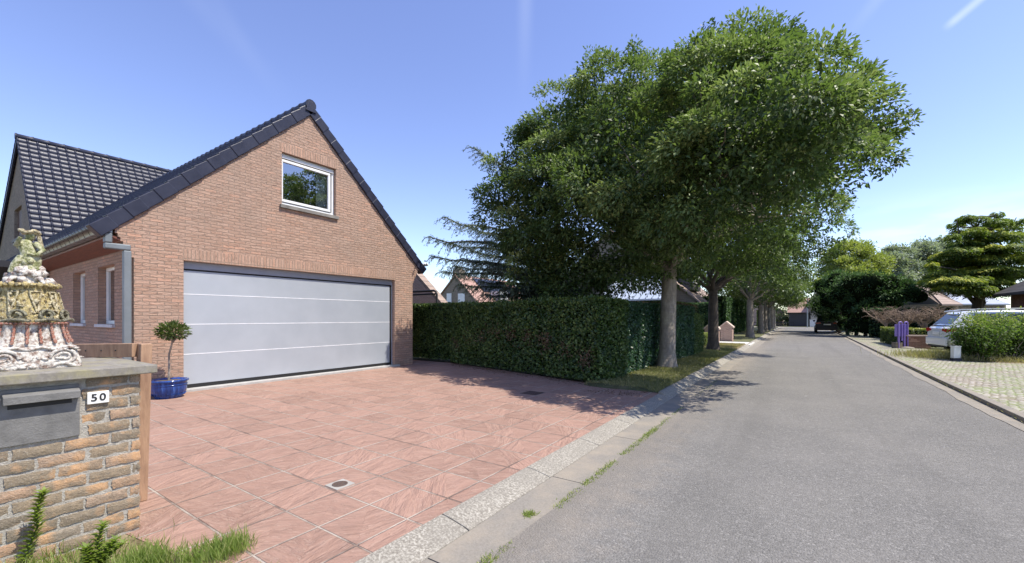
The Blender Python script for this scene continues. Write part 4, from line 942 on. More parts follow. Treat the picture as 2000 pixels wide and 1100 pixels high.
hedge('hedge', (-8.75, 9.62), (-3.42, 8.30), 1.1, HH, M['hedge'], 'long clipped dark green hedge along the far side of the driveway', 1900, .066, tint0=.47)
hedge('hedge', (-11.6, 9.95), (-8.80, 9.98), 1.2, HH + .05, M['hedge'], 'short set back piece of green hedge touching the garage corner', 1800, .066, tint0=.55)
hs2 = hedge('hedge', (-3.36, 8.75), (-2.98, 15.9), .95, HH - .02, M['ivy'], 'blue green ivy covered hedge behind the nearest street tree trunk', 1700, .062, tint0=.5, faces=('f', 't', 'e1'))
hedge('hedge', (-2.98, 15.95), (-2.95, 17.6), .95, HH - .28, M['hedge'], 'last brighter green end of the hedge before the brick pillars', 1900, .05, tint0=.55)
g = MB(); g.box((-3.95, 13.0, 1.5), (-3.15, 17.3, 1.86)); 
bt = thing('hedge', (-3.5, 15.2, 1.5), 'brown bare clipped hedge top showing above the ivy hedge end', 'hedge')
n = 5200; C = np.stack([rng.uniform(-3.98, -3.06, n), rng.uniform(12.8, 17.35, n), rng.uniform(1.48, 1.90, n)], 1)
leaf_obj('foliage', C, rdir(n), rdir(n), .07, .015, .4 + rng.normal(0, .25, n), M['brown'], bt)
n = 1500; C = np.stack([rng.uniform(-3.98, -3.06, n), rng.uniform(12.8, 17.35, n), np.full(n, 1.9)], 1)
leaf_obj('leafy_top', C, rdir(n), np.array([0, 0, 1.]) + rdir(n) * .5, .06, .035, .7 + rng.normal(0, .2, n), M['hedge'], bt)
n = 700; t_ = rng.random(n); gx = -8.75 + 5.3 * t_; gy_ = 9.62 - 1.3 * t_ + rng.uniform(.02, .9, n); hump = .5 + .5 * np.sin(31 * t_) * np.sin(12 * t_ + 1)
C = np.stack([gx, gy_, HH + .02 + .13 * rng.random(n) ** 2 * hump], 1); sh_ = leaf_obj('shoots', C, rdir(n) * .5 + np.array([0, 0, .8]), rdir(n), .07, .035, .6 + rng.normal(0, .2, n), M['hedge'], bpy.data.objects['hedge']); sh_['kind'] = 'stuff'
# ================================================================== STREET TREES
Z1 = 11.3
def lob(px, py, r, dz, Z=Z1): 
    p = at(px, py, Z + dz); return (p.x, p.y, p.z, r * (Z + dz) / F_PX)
L1 = [(1040, 335, 85, .6), (1010, 420, 78, .4), (1110, 260, 98, .6), (1205, 210, 108, -1.2), (1295, 208, 108, 0), (1240, 320, 160, -2.4), (1120, 390, 140, -.4), (1075, 485, 95, .2), (1195, 490, 105, -.8),
      (1445, 128, 102, -2.6), (1525, 145, 98, -3.6), (1400, 205, 130, -3.0), (1490, 250, 165, -4.5), (1430, 330, 140, -4.3), (1590, 220, 112, -4.0), (1550, 300, 140, -4.6), (1480, 170, 100, -.6), (1662, 255, 92, -3.0), (1735, 240, 44, -3), (1780, 222, 22, -3), (1690, 310, 66, -2.6), (1615, 330, 100, -3.8), (1570, 410, 85, -1),
      (1380, 390, 150, -3.2), (1310, 475, 85, .3), (1460, 450, 95, 1), (1350, 300, 150, 1.5), (1200, 300, 140, 3), (1400, 250, 150, 3.2), (1540, 290, 130, 3.2), (1290, 410, 130, 3), (955, 385, 30, 0), (1005, 285, 34, .2), (1150, 140, 40, -.5), (1690, 150, 30, -2), (1240, 105, 30, 0), (1380, 75, 40, -.5), (1550, 70, 30, -1.5), (1120, 545, 66, -.5), (1045, 530, 58, 0), (1215, 535, 66, -.6), (1060, 420, 100, .2), (985, 360, 62, .4), (1150, 300, 110, .2), (1290, 548, 40, .6), (1350, 535, 48, 0), (1170, 566, 34, .3), (985, 470, 40, .5), (1260, 430, 120, -1.5)]
lobes1 = [lob(*l) for l in L1]
gt = 'grey trunked street trees along the left kerb'
t1 = thing('street_tree', (-2.88, 11.73, 0), 'largest leafy tree nearest the driveway, broad crown filling the picture top', 'tree', gt)
tips = [lobes1[i][:3] for i in (0, 2, 3, 5, 6, 8, 9, 11, 12, 13, 14, 18, 20, 22, 23, 24, 25, 26)]
trunk_mesh((-2.88, 11.73, .03), 2.75, .215, .19, tips, 5, (.05, .1), 1.35, 4).build('trunk', M['bark'], t1)
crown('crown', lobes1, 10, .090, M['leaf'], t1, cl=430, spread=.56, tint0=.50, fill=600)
t2 = thing('street_tree', (-2.81, 18.97, 0), 'second street tree from the driveway with a dark trunk beside dry grass', 'tree', gt)
rd = random.Random(11)
lobes2 = [(-2.8 + 2.7 * math.cos(a) * q, 19 + 2.7 * math.sin(a) * q, z, r) for (a, q, z, r) in [(0, 0, 6.6, 2.2), (0, 1, 5, 1.9), (1, 1, 5.3, 1.8), (2, 1, 4.8, 1.9), (3, 1, 5, 1.8), (4, 1, 5.4, 1.8), (5, 1, 4.8, 1.9), (.5, 1, 3.6, 1.1), (3.6, .9, 3.7, 1.1), (5.5, .9, 3.5, 1.0), (4.6, 1.1, 3.7, .9)]]
trunk_mesh((-2.81, 18.97, .03), 2.5, .215, .17, [l[:3] for l in lobes2[:9]], 9, (0, 0), 1.35, 3).build('trunk', M['bark_dark'], t2)
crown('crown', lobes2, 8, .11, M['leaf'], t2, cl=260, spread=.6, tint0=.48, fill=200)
t3 = thing('street_tree', (-2.62, 33.4, 0), 'third street tree with a pale trunk standing after the brick pillars', 'tree', gt)
lobes3 = [(-2.6 + 2.1 * math.cos(a) * q, 33.4 + 2.1 * math.sin(a) * q, z, r) for (a, q, z, r) in [(0, 0, 5.6, 1.6), (0, 1, 4.5, 1.5), (1, 1, 4.8, 1.4), (2, 1, 4.2, 1.5), (3, 1, 4.6, 1.4), (4, 1, 4.8, 1.4), (5, 1, 4.2, 1.5), (.4, 1.3, 3.5, .9), (3.6, 1.2, 3.4, .9), (5.6, 1.2, 3.3, .9), (2, 1.2, 3.5, .8)]]
trunk_mesh((-2.62, 33.4, .03), 2.6, .24, .2, [l[:3] for l in lobes3[:8]], 21, (0, 0), 1.2, 2).build('trunk', M['bark'], t3)
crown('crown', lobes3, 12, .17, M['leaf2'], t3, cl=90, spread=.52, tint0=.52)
ords = ['fourth', 'fifth', 'sixth', 'seventh', 'farthest']
for i, (x, y, s, rz) in enumerate([(-2.5, 42.5, 1.0, 1.1), (-2.55, 48.5, 1.05, 2.3), (-2.5, 54.0, .95, 3.9), (-2.45, 60, 1.1, 5.0), (-2.45, 67, 1.0, .6)]):
    o = copy_tree(t3); o.location = (x, y, 0); o.rotation_euler.z = rz; o.scale = (s, s, s * (1.02 if i % 2 else .96)); o['label'] = ords[i] + ' street tree counting along the left kerb from the driveway'

# ================================================================== BLUE CEDAR behind the hedge
def frond(path, n_tw, tl, needles, rd_, mbt, acc, droop=.5, dens=26, nl=.06, wid=None):
    """side twigs with needle tufts along a limb path"""
    path = [Vector(p) for p in path]; m = len(path) - 1
    for k in range(n_tw):
        t = (k + .5) / n_tw; j = min(int(t * m), m - 1); p = path[j].lerp(path[j + 1], t * m - j); ax = (path[j + 1] - path[j]).normalized()
        side = ax.cross(Vector((0, 0, 1))).normalized() * (1 if k % 2 else -1)
        L = tl * (1.05 - .65 * t) * rd_.uniform(.6, 1.15); q = [p]
        dirn = (side * rd_.uniform(.4, 1) + ax * rd_.uniform(.4, .9)).normalized()
        for i in range(1, 5): q.append(p + dirn * L * i / 4 + Vector((0, 0, -droop * L * (i / 4) ** 2 * rd_.uniform(.6, 1.2))))
        mbt.tube(q, [.012, .010, .008, .006, .004], 4, False)
        for i in range(4):
            for s in range(max(2, int(dens * L / 4))):
                c = q[i].lerp(q[i + 1], rd_.random()); acc.append((c, (q[i + 1] - q[i]).normalized()))
def needle_obj(name, acc, mat, parent, nl, nw, tint0, spread=.5, jit=.03, updip=0.):
    C = np.array([a[0] for a in acc]); D = np.array([a[1] for a in acc]); n = len(C)
    C = C + rng.normal(0, jit, (n, 3)); D = unit(D + rdir(n) * spread + np.array([0, 0, updip])); return leaf_obj(name, C, D, unit(np.array([0, 0, 1.]) + rdir(n) * .7), nl * (.6 + .8 * rng.random(n)), nw, tint0 + rng.normal(0, .2, n), mat, parent, .1)
rc = random.Random(5)
cb_ = at(1085, 640, 15.5); cb_.z = 0
ced = thing('blue_cedar', cb_, 'blue grey cedar with drooping limbs reaching left above the driveway hedge', 'tree')
mb = MB(); mb.tube([cb_, cb_ + Vector((.1, 0, 3)), cb_ + Vector((0, .1, 6))], [.3, .22, .08], 10); acc = []
tl_ = [((868, 424, 12.6), 3.4), ((838, 462, 12.8), 3.1), ((846, 500, 13.0), 2.7), ((865, 530, 13.2), 2.5), ((925, 288, 13.2), 5.2), ((950, 470, 12.8), 3.3), ((900, 555, 13.5), 2.0), ((945, 575, 13.0), 1.9), ((990, 560, 12.6), 2.2), ((915, 440, 13.8), 3.2), ((960, 520, 12.4), 2.7), ((1040, 540, 12.6), 2.2), ((880, 475, 14.4), 3.0), ((965, 395, 13.2), 4.0), ((1100, 575, 13.), 1.9), ((985, 590, 13.4), 1.8),
       ((905, 505, 12.5), 2.6), ((1150, 560, 13.5), 2.0), ((1120, 505, 13.2), 2.8), ((1190, 575, 13.8), 1.8), ((1075, 475, 12.8), 3.2), ((1180, 540, 14.2), 2.4), ((1030, 585, 12.9), 1.7), ((1090, 590, 12.9), 1.6), ((925, 490, 13.4), 2.9), ((890, 520, 13.9), 2.6), ((940, 550, 14.0), 2.3)]
for i, (tp, z) in enumerate(tl_):
    e = at(*tp); s = cb_ + Vector((0, 0, z)); up = .06 if tp[1] < 480 else .0
    pth = []
    for k in range(9):
        t = k / 8; pth.append(s.lerp(e, t) + Vector((0, 0, (math.sin(PI * t) * .10 - .05 * t) * (e - s).length * 1.0 * (1 if tp[1] < 480 else .6))))
    pth[-1] = e; mb.tube(pth, [.07 * (1 - k / 9.5) for k in range(9)], 6); frond(pth, 60, .85, 0, rc, mb, acc, .7, 90)
    frond(pth, 34, .4, 0, rc, mb, acc, .2, 80)
mb.build('trunk', M['bark_dark'], ced); needle_obj('crown', acc, M['cedar'], ced, .085, .022, .5, .7, .028)

# ================================================================== HOUSES LEFT BACKGROUND
def gable_house(name, label, gx0, gx1, y0, y1, zw, zr, wall, roofm, cat='house', over=.15):
    """ridge along y, gable faces the camera at y0"""
    h = thing(name, ((gx0 + gx1) / 2, y0, 0), label, cat); xc = (gx0 + gx1) / 2
    MB().prism([(gx0, y0, 0), (gx1, y0, 0), (gx1, y0, zw), (xc, y0, zr), (gx0, y0, zw)], (0, y1 - y0, 0)).build('wall', wall, h)
    g = MB(); s = (zr - zw) / (gx1 - xc); 
    for sg, e in ((1, gx1), (-1, gx0)):
        ex = e + sg * .3; ez = zw - .3 * s
        g.prism([(xc - sg * .0, y0 - over, zr + .03), (ex, y0 - over, ez + .03), (ex, y0 - over, ez + .17), (xc, y0 - over, zr + .19)], (0, y1 - y0 + 2 * over, 0))
    r = g.build('roof', roofm, h); return h, r
h1, r1 = gable_house('gable_house', 'grey brown gabled house with solar panels and chimney behind the hedge', -36.0, -28.0, 36, 47, 2.3, 6.1, M['brick_grey'], M['redtile'])
M['solar'] = simple('solar_glass', (.03, .035, .055), .2, (.05, .055, .08), 5)
def on_slope(x, y, s, zr, xc, lift): return Vector((x, y, zr - s * abs(x - xc) + lift))
s1 = (6.1 - 2.3) / 4
MB().add([on_slope(-31.6, 38.6, s1, 6.1, -32, .36), on_slope(-29.9, 38.6, s1, 6.1, -32, .36), on_slope(-29.9, 44.5, s1, 6.1, -32, .36), on_slope(-31.6, 44.5, s1, 6.1, -32, .36)], [(0, 1, 2, 3)]).build('solar_panel', M['solar'], r1).modifiers.new('s', 'SOLIDIFY').thickness = .06
g = MB(); g.box((-32.5, 36.1, 5.5), (-31.5, 37.1, 6.85)); g.box((-32.35, 36.2, 6.85), (-31.65, 36.95, 7.0)); g.build('chimney', M['brick_grey'], r1); MB().blob((-32, 36.6, 7.0), (.3, .3, .2), 1, 0).build('cowl', M['black'], r1)
g = MB(); g.box((-32.4, 41, 6.0), (-31.7, 41.7, 6.5)); g.build('chimney', M['brick_grey'], r1)
for (pa, pb) in ((872, 881), (894, 907)):
    a, b = ony(35.9, pa, 597), ony(35.9, pb, 573); wz = ony(35.9, pb, 588).z
    wn_ = MB().box((a.x, 35.93, a.z), (b.x, 35.99, b.z)).build('window', M['white'], h1); 
    MB().box((a.x + .1, 35.90, a.z), (b.x - .1, 35.93, wz - .1)).build('pane', M['black'], wn_)
dm_ = MB().box((-29.9, 39.6, 3.2), (-28.4, 41.3, 4.5)).build('dormer', M['white'], h1)
h0, r0 = gable_house('annex', 'pink brick gabled annex just behind the garage corner', -21.0, -13.5, 14, 14.45, 2.1, 5.35, M['brick_pink'], M['browntile'], 'outbuilding', .0)
a, b = ony(11.8, 804, 570), ony(11.8, 852, 573)
pg = thing('pergola', (a.x, 11.8, 0), 'black metal pergola tubes curving down beside the garage above the hedge', 'pergola')
MB().tube([(a.x - 3, 11.8, a.z), (b.x - .12, 11.8, a.z), (b.x - .02, 11.8, a.z - .04), (b.x + .03, 11.8, a.z - .14), (b.x + .05, 11.8, 0)], .045, 8).build('frame', M['black'], pg)
MB().tube([(a.x - 3, 11.8, a.z - .13), (b.x - .05, 11.8, a.z - .13)], .035, 8).build('cross_bar', M['black'], pg)
MB().box((a.x - 3, 11.9, 1.5), (b.x - .1, 11.95, 1.86)).build('panel', M['white'], pg)
h3, r3 = gable_house('corner_house', 'house with clay tiles, white dormer and zinc lean-to behind the street trees', -18.0, -5.7, 31, 42, 2.6, 8.0, M['brick_grey'], M['browntile'])
MB().box((-9.6, 32.2, 3.4), (-6.1, 35.2, 5.3)).build('dormer', simple('dark_cladding', (.09, .085, .09), .7), h3)
MB().box((-9.8, 32.0, 5.3), (-5.9, 35.4, 5.5)).build('dormer_roof', M['redtile'], h3)
for yy in (32.35, 33.75): MB().box((-6.1, yy, 3.9), (-6.03, yy + 1.25, 5.2)).build('window', M['white'], h3)
lx0, lx1, ly0, lz0, lz1 = -11.2, -6.9, 27.0, 2.5, 4.3
g = MB(); g.prism([(lx0, ly0, lz0), (lx0, 30.98, lz1), (lx0, 30.98, lz1 + .1), (lx0, ly0, lz0 + .1)], (lx1 - lx0, 0, 0))
lean = g.build('lean_to_roof', simple('zinc_sheet', (.50, .56, .64), .4, (.42, .48, .56), 2, metal=.2), h3)
g = MB()
for i in range(11): g.prism([(lx0 + .04 + .4 * i, ly0, lz0 + .1), (lx0 + .04 + .4 * i, 30.98, lz1 + .1), (lx0 + .04 + .4 * i, 30.98, lz1 + .17), (lx0 + .04 + .4 * i, ly0, lz0 + .17)], (.04, 0, 0))
g.build('seam', simple('zinc_seam', (.2, .24, .3), .4), lean); MB().box((lx0 + .1, ly0 + .2, 0), (lx1 - .1, 30.9, 2.45)).build('lean_to_wall', M['brick_grey'], h3)
# dark evergreen screens between the trees on the left
hedge('conifer_hedge', (-6.6, 28.4), (-4.4, 28.4), 4.2, 2.3, M['conifer'], 'tall dark evergreen hedge behind the brick pillars', 500, .14, tint0=.35)
hedge('conifer_hedge', (-4.5, 35.), (-4.3, 52.), 1.4, 3.0, M['conifer'], 'very dark evergreen hedge running along the left pavement far down the street', 260, .18, tint0=.3)
hedge('garden_hedge', (-3.55, 21.0), (-3.45, 23.7), .5, .62, M['lime'], 'low bright lime green garden hedge beside the second tree', 900, .06, tint0=.35)
hedge('clipped_hedge', (-3.4, 66.), (-3.3, 71.), 1.0, 2.4, M['lime'], 'far bright green clipped hedge at the end of the tree row', 200, .15, tint0=.4)
# brick pillars with peaked caps and a stepped low wall
M['cap'] = simple('pale_cap_stone', (.62, .48, .38), .8, (.5, .38, .30), 8)
def pillar(x, y, wd, hz, label):
    p = thing('brick_pillar', (x, y, 0), label, 'pillar', 'brick pillars with peaked caps')
    MB().prism([(x - wd / 2, y, 0), (x + wd / 2, y, 0), (x + wd / 2, y, hz), (x, y, hz + wd * .42), (x - wd / 2, y, hz)], (0, .6, 0)).build('shaft', M['brick_pink'], p)
    g = MB()
    for s in (-1, 1): g.prism([(x, y - .03, hz + wd * .42), (x + s * (wd / 2 + .06), y - .03, hz - .05), (x + s * (wd / 2 + .06), y - .03, hz + .02), (x, y - .03, hz + wd * .42 + .08)], (0, .66, 0))
    g.build('cap', M['cap'], p)
a = ony(27.3, 1407, 660); b = ony(27.3, 1430, 660)
pillar((a.x + b.x) / 2, 27.3, b.x - a.x, ony(27.3, 1430, 639).z, 'complete brick pillar with a peaked pale cap behind the white path')
a = ony(23.9, 1376, 660); b = ony(23.9, 1402, 660)
pillar((a.x + b.x) / 2, 23.9, b.x - a.x, ony(23.9, 1402, 642).z, 'peaked brick pillar half hidden by the second tree trunk')
lw = thing('low_wall', (-3.4, 30, 0), 'low stepped brick wall with pale copings beyond the pillar', 'wall')
for i, (y0_, hh) in enumerate([(28.2, .55), (29.4, .62), (30.8, .72)]):
    b_ = MB().box((-3.75, y0_, 0), (-3.45, y0_ + 1.1, hh)).build('wall_block', M['brick_pink'], lw); MB().box((-3.8, y0_ - .04, hh), (-3.4, y0_ + 1.14, hh + .07)).build('coping', M['cap'], lw)

# ================================================================== END OF THE STREET
h4, r4 = gable_house('end_house', 'far house with red tiled roof at the end of the street', -14, -2, 88, 100, 2.6, 6.2, M['brick_pink'], M['redtile'])
hE = thing('terminal_house', (3, 84, 0), 'pale gabled house closing the view at the end of the street', 'house')
a, b = ony(84, 1545, 612), ony(84, 1583, 590)
g = MB(); g.prism([(a.x - .5, 84, 2.25), (b.x, 84, 2.25), (b.x, 87, 4.7), (a.x - .5, 87, 4.7)], (0, .15, .1)); g.build('roof', M['redtile'], hE)
MB().box((a.x - .3, 84.4, 0), (b.x - .1, 90, 2.3)).build('wall', simple('dark_timber', (.05, .045, .045), .7), hE)
MB().prism([(b.x + .02, 84.2, 0), (b.x + 4.2, 84.2, 0), (b.x + 4.2, 84.2, 4.6), (b.x + 2.4, 84.2, 7.6), (b.x + .02, 84.2, 4.6)], (0, 6, 0)).build('gable', simple('beige_render', (.50, .42, .33), .9), hE)
wwl = thing('white_wall', (b.x + 1.5, 79.5, 0), 'low white garden wall at the far end of the street', 'wall'); MB().box((b.x - .2, 79.3, 0), (b.x + 5, 79.6, 1.0)).build('wall', M['white'], wwl); MB().box((b.x - .25, 79.25, 1.0), (b.x + 5.05, 79.65, 1.08)).build('coping', M['white'], wwl)
ff = thing('low_fence', (-3, 79, 0), 'low dark fence on the grass at the end of the street', 'fence')
for i in range(8): MB().box((-8 + i * 1.1, 79, 0), (-7.9 + i * 1.1, 79.1, .75)).build('post', M['darkwood'], ff)
MB().box((-8, 79.02, .55), (-.2, 79.08, .66)).build('rail', M['darkwood'], ff)
sb = at(1562, 617, 72); shr_l = [(sb.x, sb.y, .9, 1.3), (sb.x + 1.4, sb.y, .7, .9), (sb.x - 1.2, sb.y + .5, .7, .9)]
st = thing('round_shrub', (sb.x, sb.y, 0), 'grey green round shrub in front of the far house', 'shrub'); crown('foliage', shr_l, 10, .25, M['poplar'], st, cl=50, spread=.4); MB().tube([(sb.x, sb.y, 0), (sb.x, sb.y, .8)], .1, 6).build('stem', M['bark'], st)
for i, (px, r, lb, mt_) in enumerate(((1528, 2.3, 'leafy tree hiding the left side of the far house at the street end', 'leaf2'), (1538, 1.2, 'small dark shrub left of the grey green shrub at the street end', 'leaf2'), (1592, 1.0, 'light green shrub beside the white wall at the street end', 'lime'), (1556, .8, 'low yellow green shrub near the far low fence', 'lime'))):
    q_ = at(px, 632, 73 + i); so_ = thing('round_shrub', (q_.x, q_.y, 0), lb, 'shrub'); crown('foliage', [(q_.x, q_.y, r * .8, r), (q_.x + r, q_.y, r * .6, r * .7)], 10, .22, M[mt_], so_, cl=60, spread=.4); MB().tube([(q_.x, q_.y, 0), (q_.x, q_.y, r)], .06, 6).build('stem', M['bark'], so_)
lp_ = at(1577, 637, 60); pl_ = thing('street_lamp', (lp_.x, lp_.y, 0), 'slim grey lamp post at the far end of the street', 'street lamp')
MB().tube([(lp_.x, lp_.y, 0), (lp_.x, lp_.y, 4.4)], [.08, .05], 8).build('pole', M['zinc'], pl_); MB().blob((lp_.x, lp_.y, 4.45), (.22, .22, .14), 2, 0).build('lamp_head', M['zinc'], pl_)

# ================================================================== RIGHT SIDE
# tall clipped conifer mass that shades the black car
cm = thing('clipped_conifer', (4.6, 41, 0), 'wide dark conifer clipped flat beneath, overhanging the parked black car', 'tree')
acc_l = []
def slab_lobes(pts, Z): return [lob(px, py, r, dz, Z) for (px, py, r, dz) in pts]
cl_ = slab_lobes([(1625, 585, 30, 5), (1650, 570, 34, 2), (1690, 568, 34, 0), (1730, 570, 34, -1), (1770, 572, 30, -1.5), (1792, 580, 20, -2), (1612, 600, 28, 8), (1640, 610, 30, 6), (1668, 605, 30, 1), (1672, 635, 24, 0), (1690, 640, 20, -1), (1690, 610, 24, -1), (1655, 635, 22, 3), (1640, 630, 20, 8), (1610, 560, 26, 6), (1710, 590, 22, 1), (1745, 592, 20, 0), (1635, 548, 24, 3), (1665, 552, 26, 0), (1700, 550, 26, -1), (1735, 552, 24, -1), (1765, 556, 20, -1)], 31.5)
crown('crown', cl_, 12, .20, M['conifer'], cm, cl=110, spread=.55, tint0=.5, squash=.8, droop=.1, elong=.3)
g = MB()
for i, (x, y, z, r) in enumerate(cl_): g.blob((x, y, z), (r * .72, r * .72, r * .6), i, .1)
g.build('inner_shade_core', M['core'], cm)  # black blobs stand in for the shade inside the crown
mbx = MB()
for q in ((1655, 655), (1672, 656), (1690, 657), (1640, 652)):
    p = gnd(*q); mbx.tube([(p.x, p.y, 0), (p.x + .1, p.y, 1.5), (p.x, p.y + .3, 3.2)], [.14, .1, .08], 7)
mbx.build('trunk', M['bark_dark'], cm)
# bright tree behind
lt_l = slab_lobes([(1660, 505, 38, 0), (1625, 520, 32, 1), (1700, 520, 34, 0), (1720, 545, 26, 0), (1605, 550, 26, 0), (1660, 540, 40, -1), (1690, 555, 30, -1), (1640, 490, 18, 0), (1680, 492, 22, .5), (1720, 510, 14, 1), (1600, 590, 20, 2)], 42)
lt = thing('lime_tree', (lt_l[0][0], lt_l[0][1], 0), 'bright yellow green bushy tree rising above the dark clipped conifer', 'tree')
crown('crown', lt_l, 9, .26, M['lime'], lt, cl=110, spread=.75, tint0=.5, droop=-.2); trunk_mesh((lt_l[0][0], lt_l[0][1], 0), 2.5, .3, .22, [l[:3] for l in lt_l[:6]], 3).build('trunk', M['bark'], lt)
# silver poplars, far
for i, (pts, lbl) in enumerate([([(1740, 520, 28, 0), (1735, 495, 16, 2), (1750, 550, 30, 0), (1765, 500, 24, 1), (1780, 530, 26, 1)], 'hazy silver green tree left of the pair behind the conifers'), ([(1800, 500, 30, 0), (1835, 495, 28, 2), (1820, 530, 38, 0), (1858, 505, 26, 3), (1790, 560, 30, 0), (1850, 550, 36, 2), (1805, 480, 16, 1), (1846, 476, 14, 2)], 'larger silver green tree reaching the golden cedar')]):
    ls = slab_lobes(pts, 62 + 4 * i); pp = thing('silver_tree', (ls[0][0], ls[0][1], 0), lbl, 'tree'); crown('crown', ls, 6, .38, M['poplar'], pp, cl=90, spread=.95, tint0=.48)
    trunk_mesh((ls[0][0], ls[0][1], 0), 3, .35, .25, [l[:3] for l in ls[:4]], 5).build('trunk', M['bark'], pp)
# golden layered cedar
gc0 = at(1908, 600, 27); gc0.z = 0
gc = thing('golden_cedar', gc0, 'golden tipped cedar with flat layered boughs beside the wooden house', 'tree')
mb = MB(); mb.tube([gc0, gc0 + Vector((0, 0, 2)), gc0 + Vector((.3, 0, 4.5)), gc0 + Vector((0, 0, 7.4))], [.3, .26, .18, .05], 10)
for off, tp_ in ((-.9, (1868, 430)), (.3, (1945, 418)), (1.5, (1985, 425))):
    e = at(tp_[0], tp_[1], 27); mb.tube(bend(gc0 + Vector((0, 0, 1.6)), e, 7, -.02, .6, 3), [.16, .14, .12, .1, .08, .06, .04, .02], 7)
C_l, T_l, D_l = [], [], []
rg = random.Random(8)
boughs = [(1838, 543, 34), (1865, 542, 42), (1895, 541, 30), (1870, 512, 42), (1835, 512, 20), (1900, 500, 40), (1930, 480, 30), (1950, 520, 34), (1985, 478, 36), (1860, 492, 34), (1985, 532, 38), (1915, 522, 40), (1945, 548, 30), (1885, 470, 26), (1920, 465, 24), (1955, 492, 30), (1880, 450, 20), (1905, 447, 16), (1868, 437, 14), (1890, 422, 14), (1943, 430, 18), (1945, 417, 12), (1935, 450, 22), (1975, 440, 16), (1990, 430, 14), (1985, 455, 20), (1995, 500, 40), (1850, 558, 26), (2020, 520, 40), (2010, 460, 30), (1860, 460, 12), (1925, 498, 40), (1820, 515, 10), (1990, 560, 30), (1930, 562, 34), (1905, 560, 30), (1955, 566, 30), (1878, 562, 24), (1900, 525, 40), (1925, 540, 38), (1905, 480, 36), (1940, 500, 40), (1900, 455, 24), (1925, 440, 22), (1915, 425, 14), (1960, 455, 26), (1875, 485, 30), (1850, 530, 34), (1880, 428, 12), (1960, 430, 14)]
for i, (px, py, r) in enumerate(boughs):
    Zb = 27 + rg.uniform(-1.6, 1.6); c = np.array(at(px, py, Zb)); R = r * Zb / F_PX; n = int(1500 * R * R) + 160
    a = rng.random(n) * 2 * PI; q = np.sqrt(rng.random(n)) * R; lay = rng.random(n)
    top = py > 430
    x = c[0] + q * np.cos(a); y_ = c[1] + q * np.sin(a); zz = c[2] - .22 * (q / R) ** 2 * R - np.abs(rng.normal(0, .16, n)) + .10 * np.sin(3 * a + i)
    C_l.append(np.stack([x, y_, zz], 1)); D_l.append(np.stack([np.cos(a), np.sin(a), -.35 * np.ones(n)], 1))
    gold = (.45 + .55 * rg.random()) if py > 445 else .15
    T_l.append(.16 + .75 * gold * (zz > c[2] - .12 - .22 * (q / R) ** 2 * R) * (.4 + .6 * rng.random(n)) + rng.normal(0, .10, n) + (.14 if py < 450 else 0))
    mb.tube(bend(gc0 + Vector((0, 0, max(1.6, c[2] - .6))), Vector(c) - Vector((0, 0, .15)), 5, .0, .3, i), [.07, .06, .05, .04, .03, .015], 5)
C = np.concatenate(C_l); D = np.concatenate(D_l); T = np.concatenate(T_l); n = len(C)
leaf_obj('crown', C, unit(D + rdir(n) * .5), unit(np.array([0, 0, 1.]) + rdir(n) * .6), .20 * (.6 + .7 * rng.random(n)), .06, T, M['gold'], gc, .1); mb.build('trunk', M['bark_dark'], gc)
# wooden house at the right edge and roofs behind the cedar
c0 = at(1974, 600, 24); wh = thing('wooden_house', (c0.x, c0.y, 0), 'reddish brown boarded house with dark roof at the right edge', 'house')
zb = at(1974, 568, 24).z
g = MB(); g.box((c0.x, c0.y - 8, 0), (c0.x + 7, c0.y, zb)); g.prism([(c0.x + .01, c0.y - .01, zb), (c0.x + 6.99, c0.y - .01, zb), (c0.x + 3.5, c0.y - .01, zb + 2.2)], (0, -7.98, 0)); g.build('wall', M['brick_dark'], wh)
g = MB(); 
for sg in (-1, 1):
    xm, xe = c0.x + 3.5, c0.x + 3.5 + sg * 4.1; g.prism([(xe, c0.y + .4, zb - .33), (xm, c0.y + .4, zb + 2.25), (xm, c0.y + .4, zb + 2.40), (xe, c0.y + .4, zb - .18)], (0, -8.8, 0))
g.build('roof', redtile_mat('black_slate', (.035, .033, .035), (.07, .065, .065)), wh)
g = MB().box((c0.x - .03, c0.y - 4.2, 1.2), (c0.x - .003, c0.y - 3.0, 2.2)).build('window', M['white'], wh); MB().box((c0.x - .05, c0.y - 4.1, 1.3), (c0.x - .031, c0.y - 3.1, 2.1)).build('pane', M['black'], g)
for (pa, pb, yy, lbl, rmat) in ((1832, 1872, 45, 'brown roofed house glimpsed left of the golden cedar trunk', M['browntile']), (1860, 1965, 52, 'grey roofed house glimpsed behind the golden cedar trunk', None)):
    a = at(pa, 590, yy - 6); b = at(pb, 590, yy - 6)
    hz = at(pa, 562 if yy == 45 else 566, yy - 6).z
    bh = thing('distant_house', ((a.x + b.x) / 2, (a.y + b.y) / 2, 0), lbl, 'house'); u = (b - a); u.z = 0; L = u.length; u.normalize(); nn = Vector((-u.y, u.x, 0))
    A = Vector((a.x, a.y, 0)); B = Vector((b.x, b.y, 0)); zw = hz - 1.5
    MB().prism([A, B, B + nn * 7, A + nn * 7], (0, 0, zw)).build('wall', M['brick_grey'], bh)
    Zv = Vector((0, 0, 1)); A2, B2 = A - nn * .4, B - nn * .4
    g = MB(); g.prism([A2 + Zv * (zw - .2), B2 + Zv * (zw - .2), B - u * .8 + nn * 3.5 + Zv * (hz + .3), A + u * 2.2 + nn * 3.5 + Zv * (hz + .3)], (0, 0, .15)); g.prism([A + nn * 7.4 + Zv * (zw - .2), B + nn * 7.4 + Zv * (zw - .2), B - u * .8 + nn * 3.5 + Zv * (hz + .3), A + u * 2.2 + nn * 3.5 + Zv * (hz + .3)], (0, 0, .15))
    g.build('roof', rmat or simple('grey_roof', (.33, .36, .42), .5, (.25, .28, .33), 2), bh)
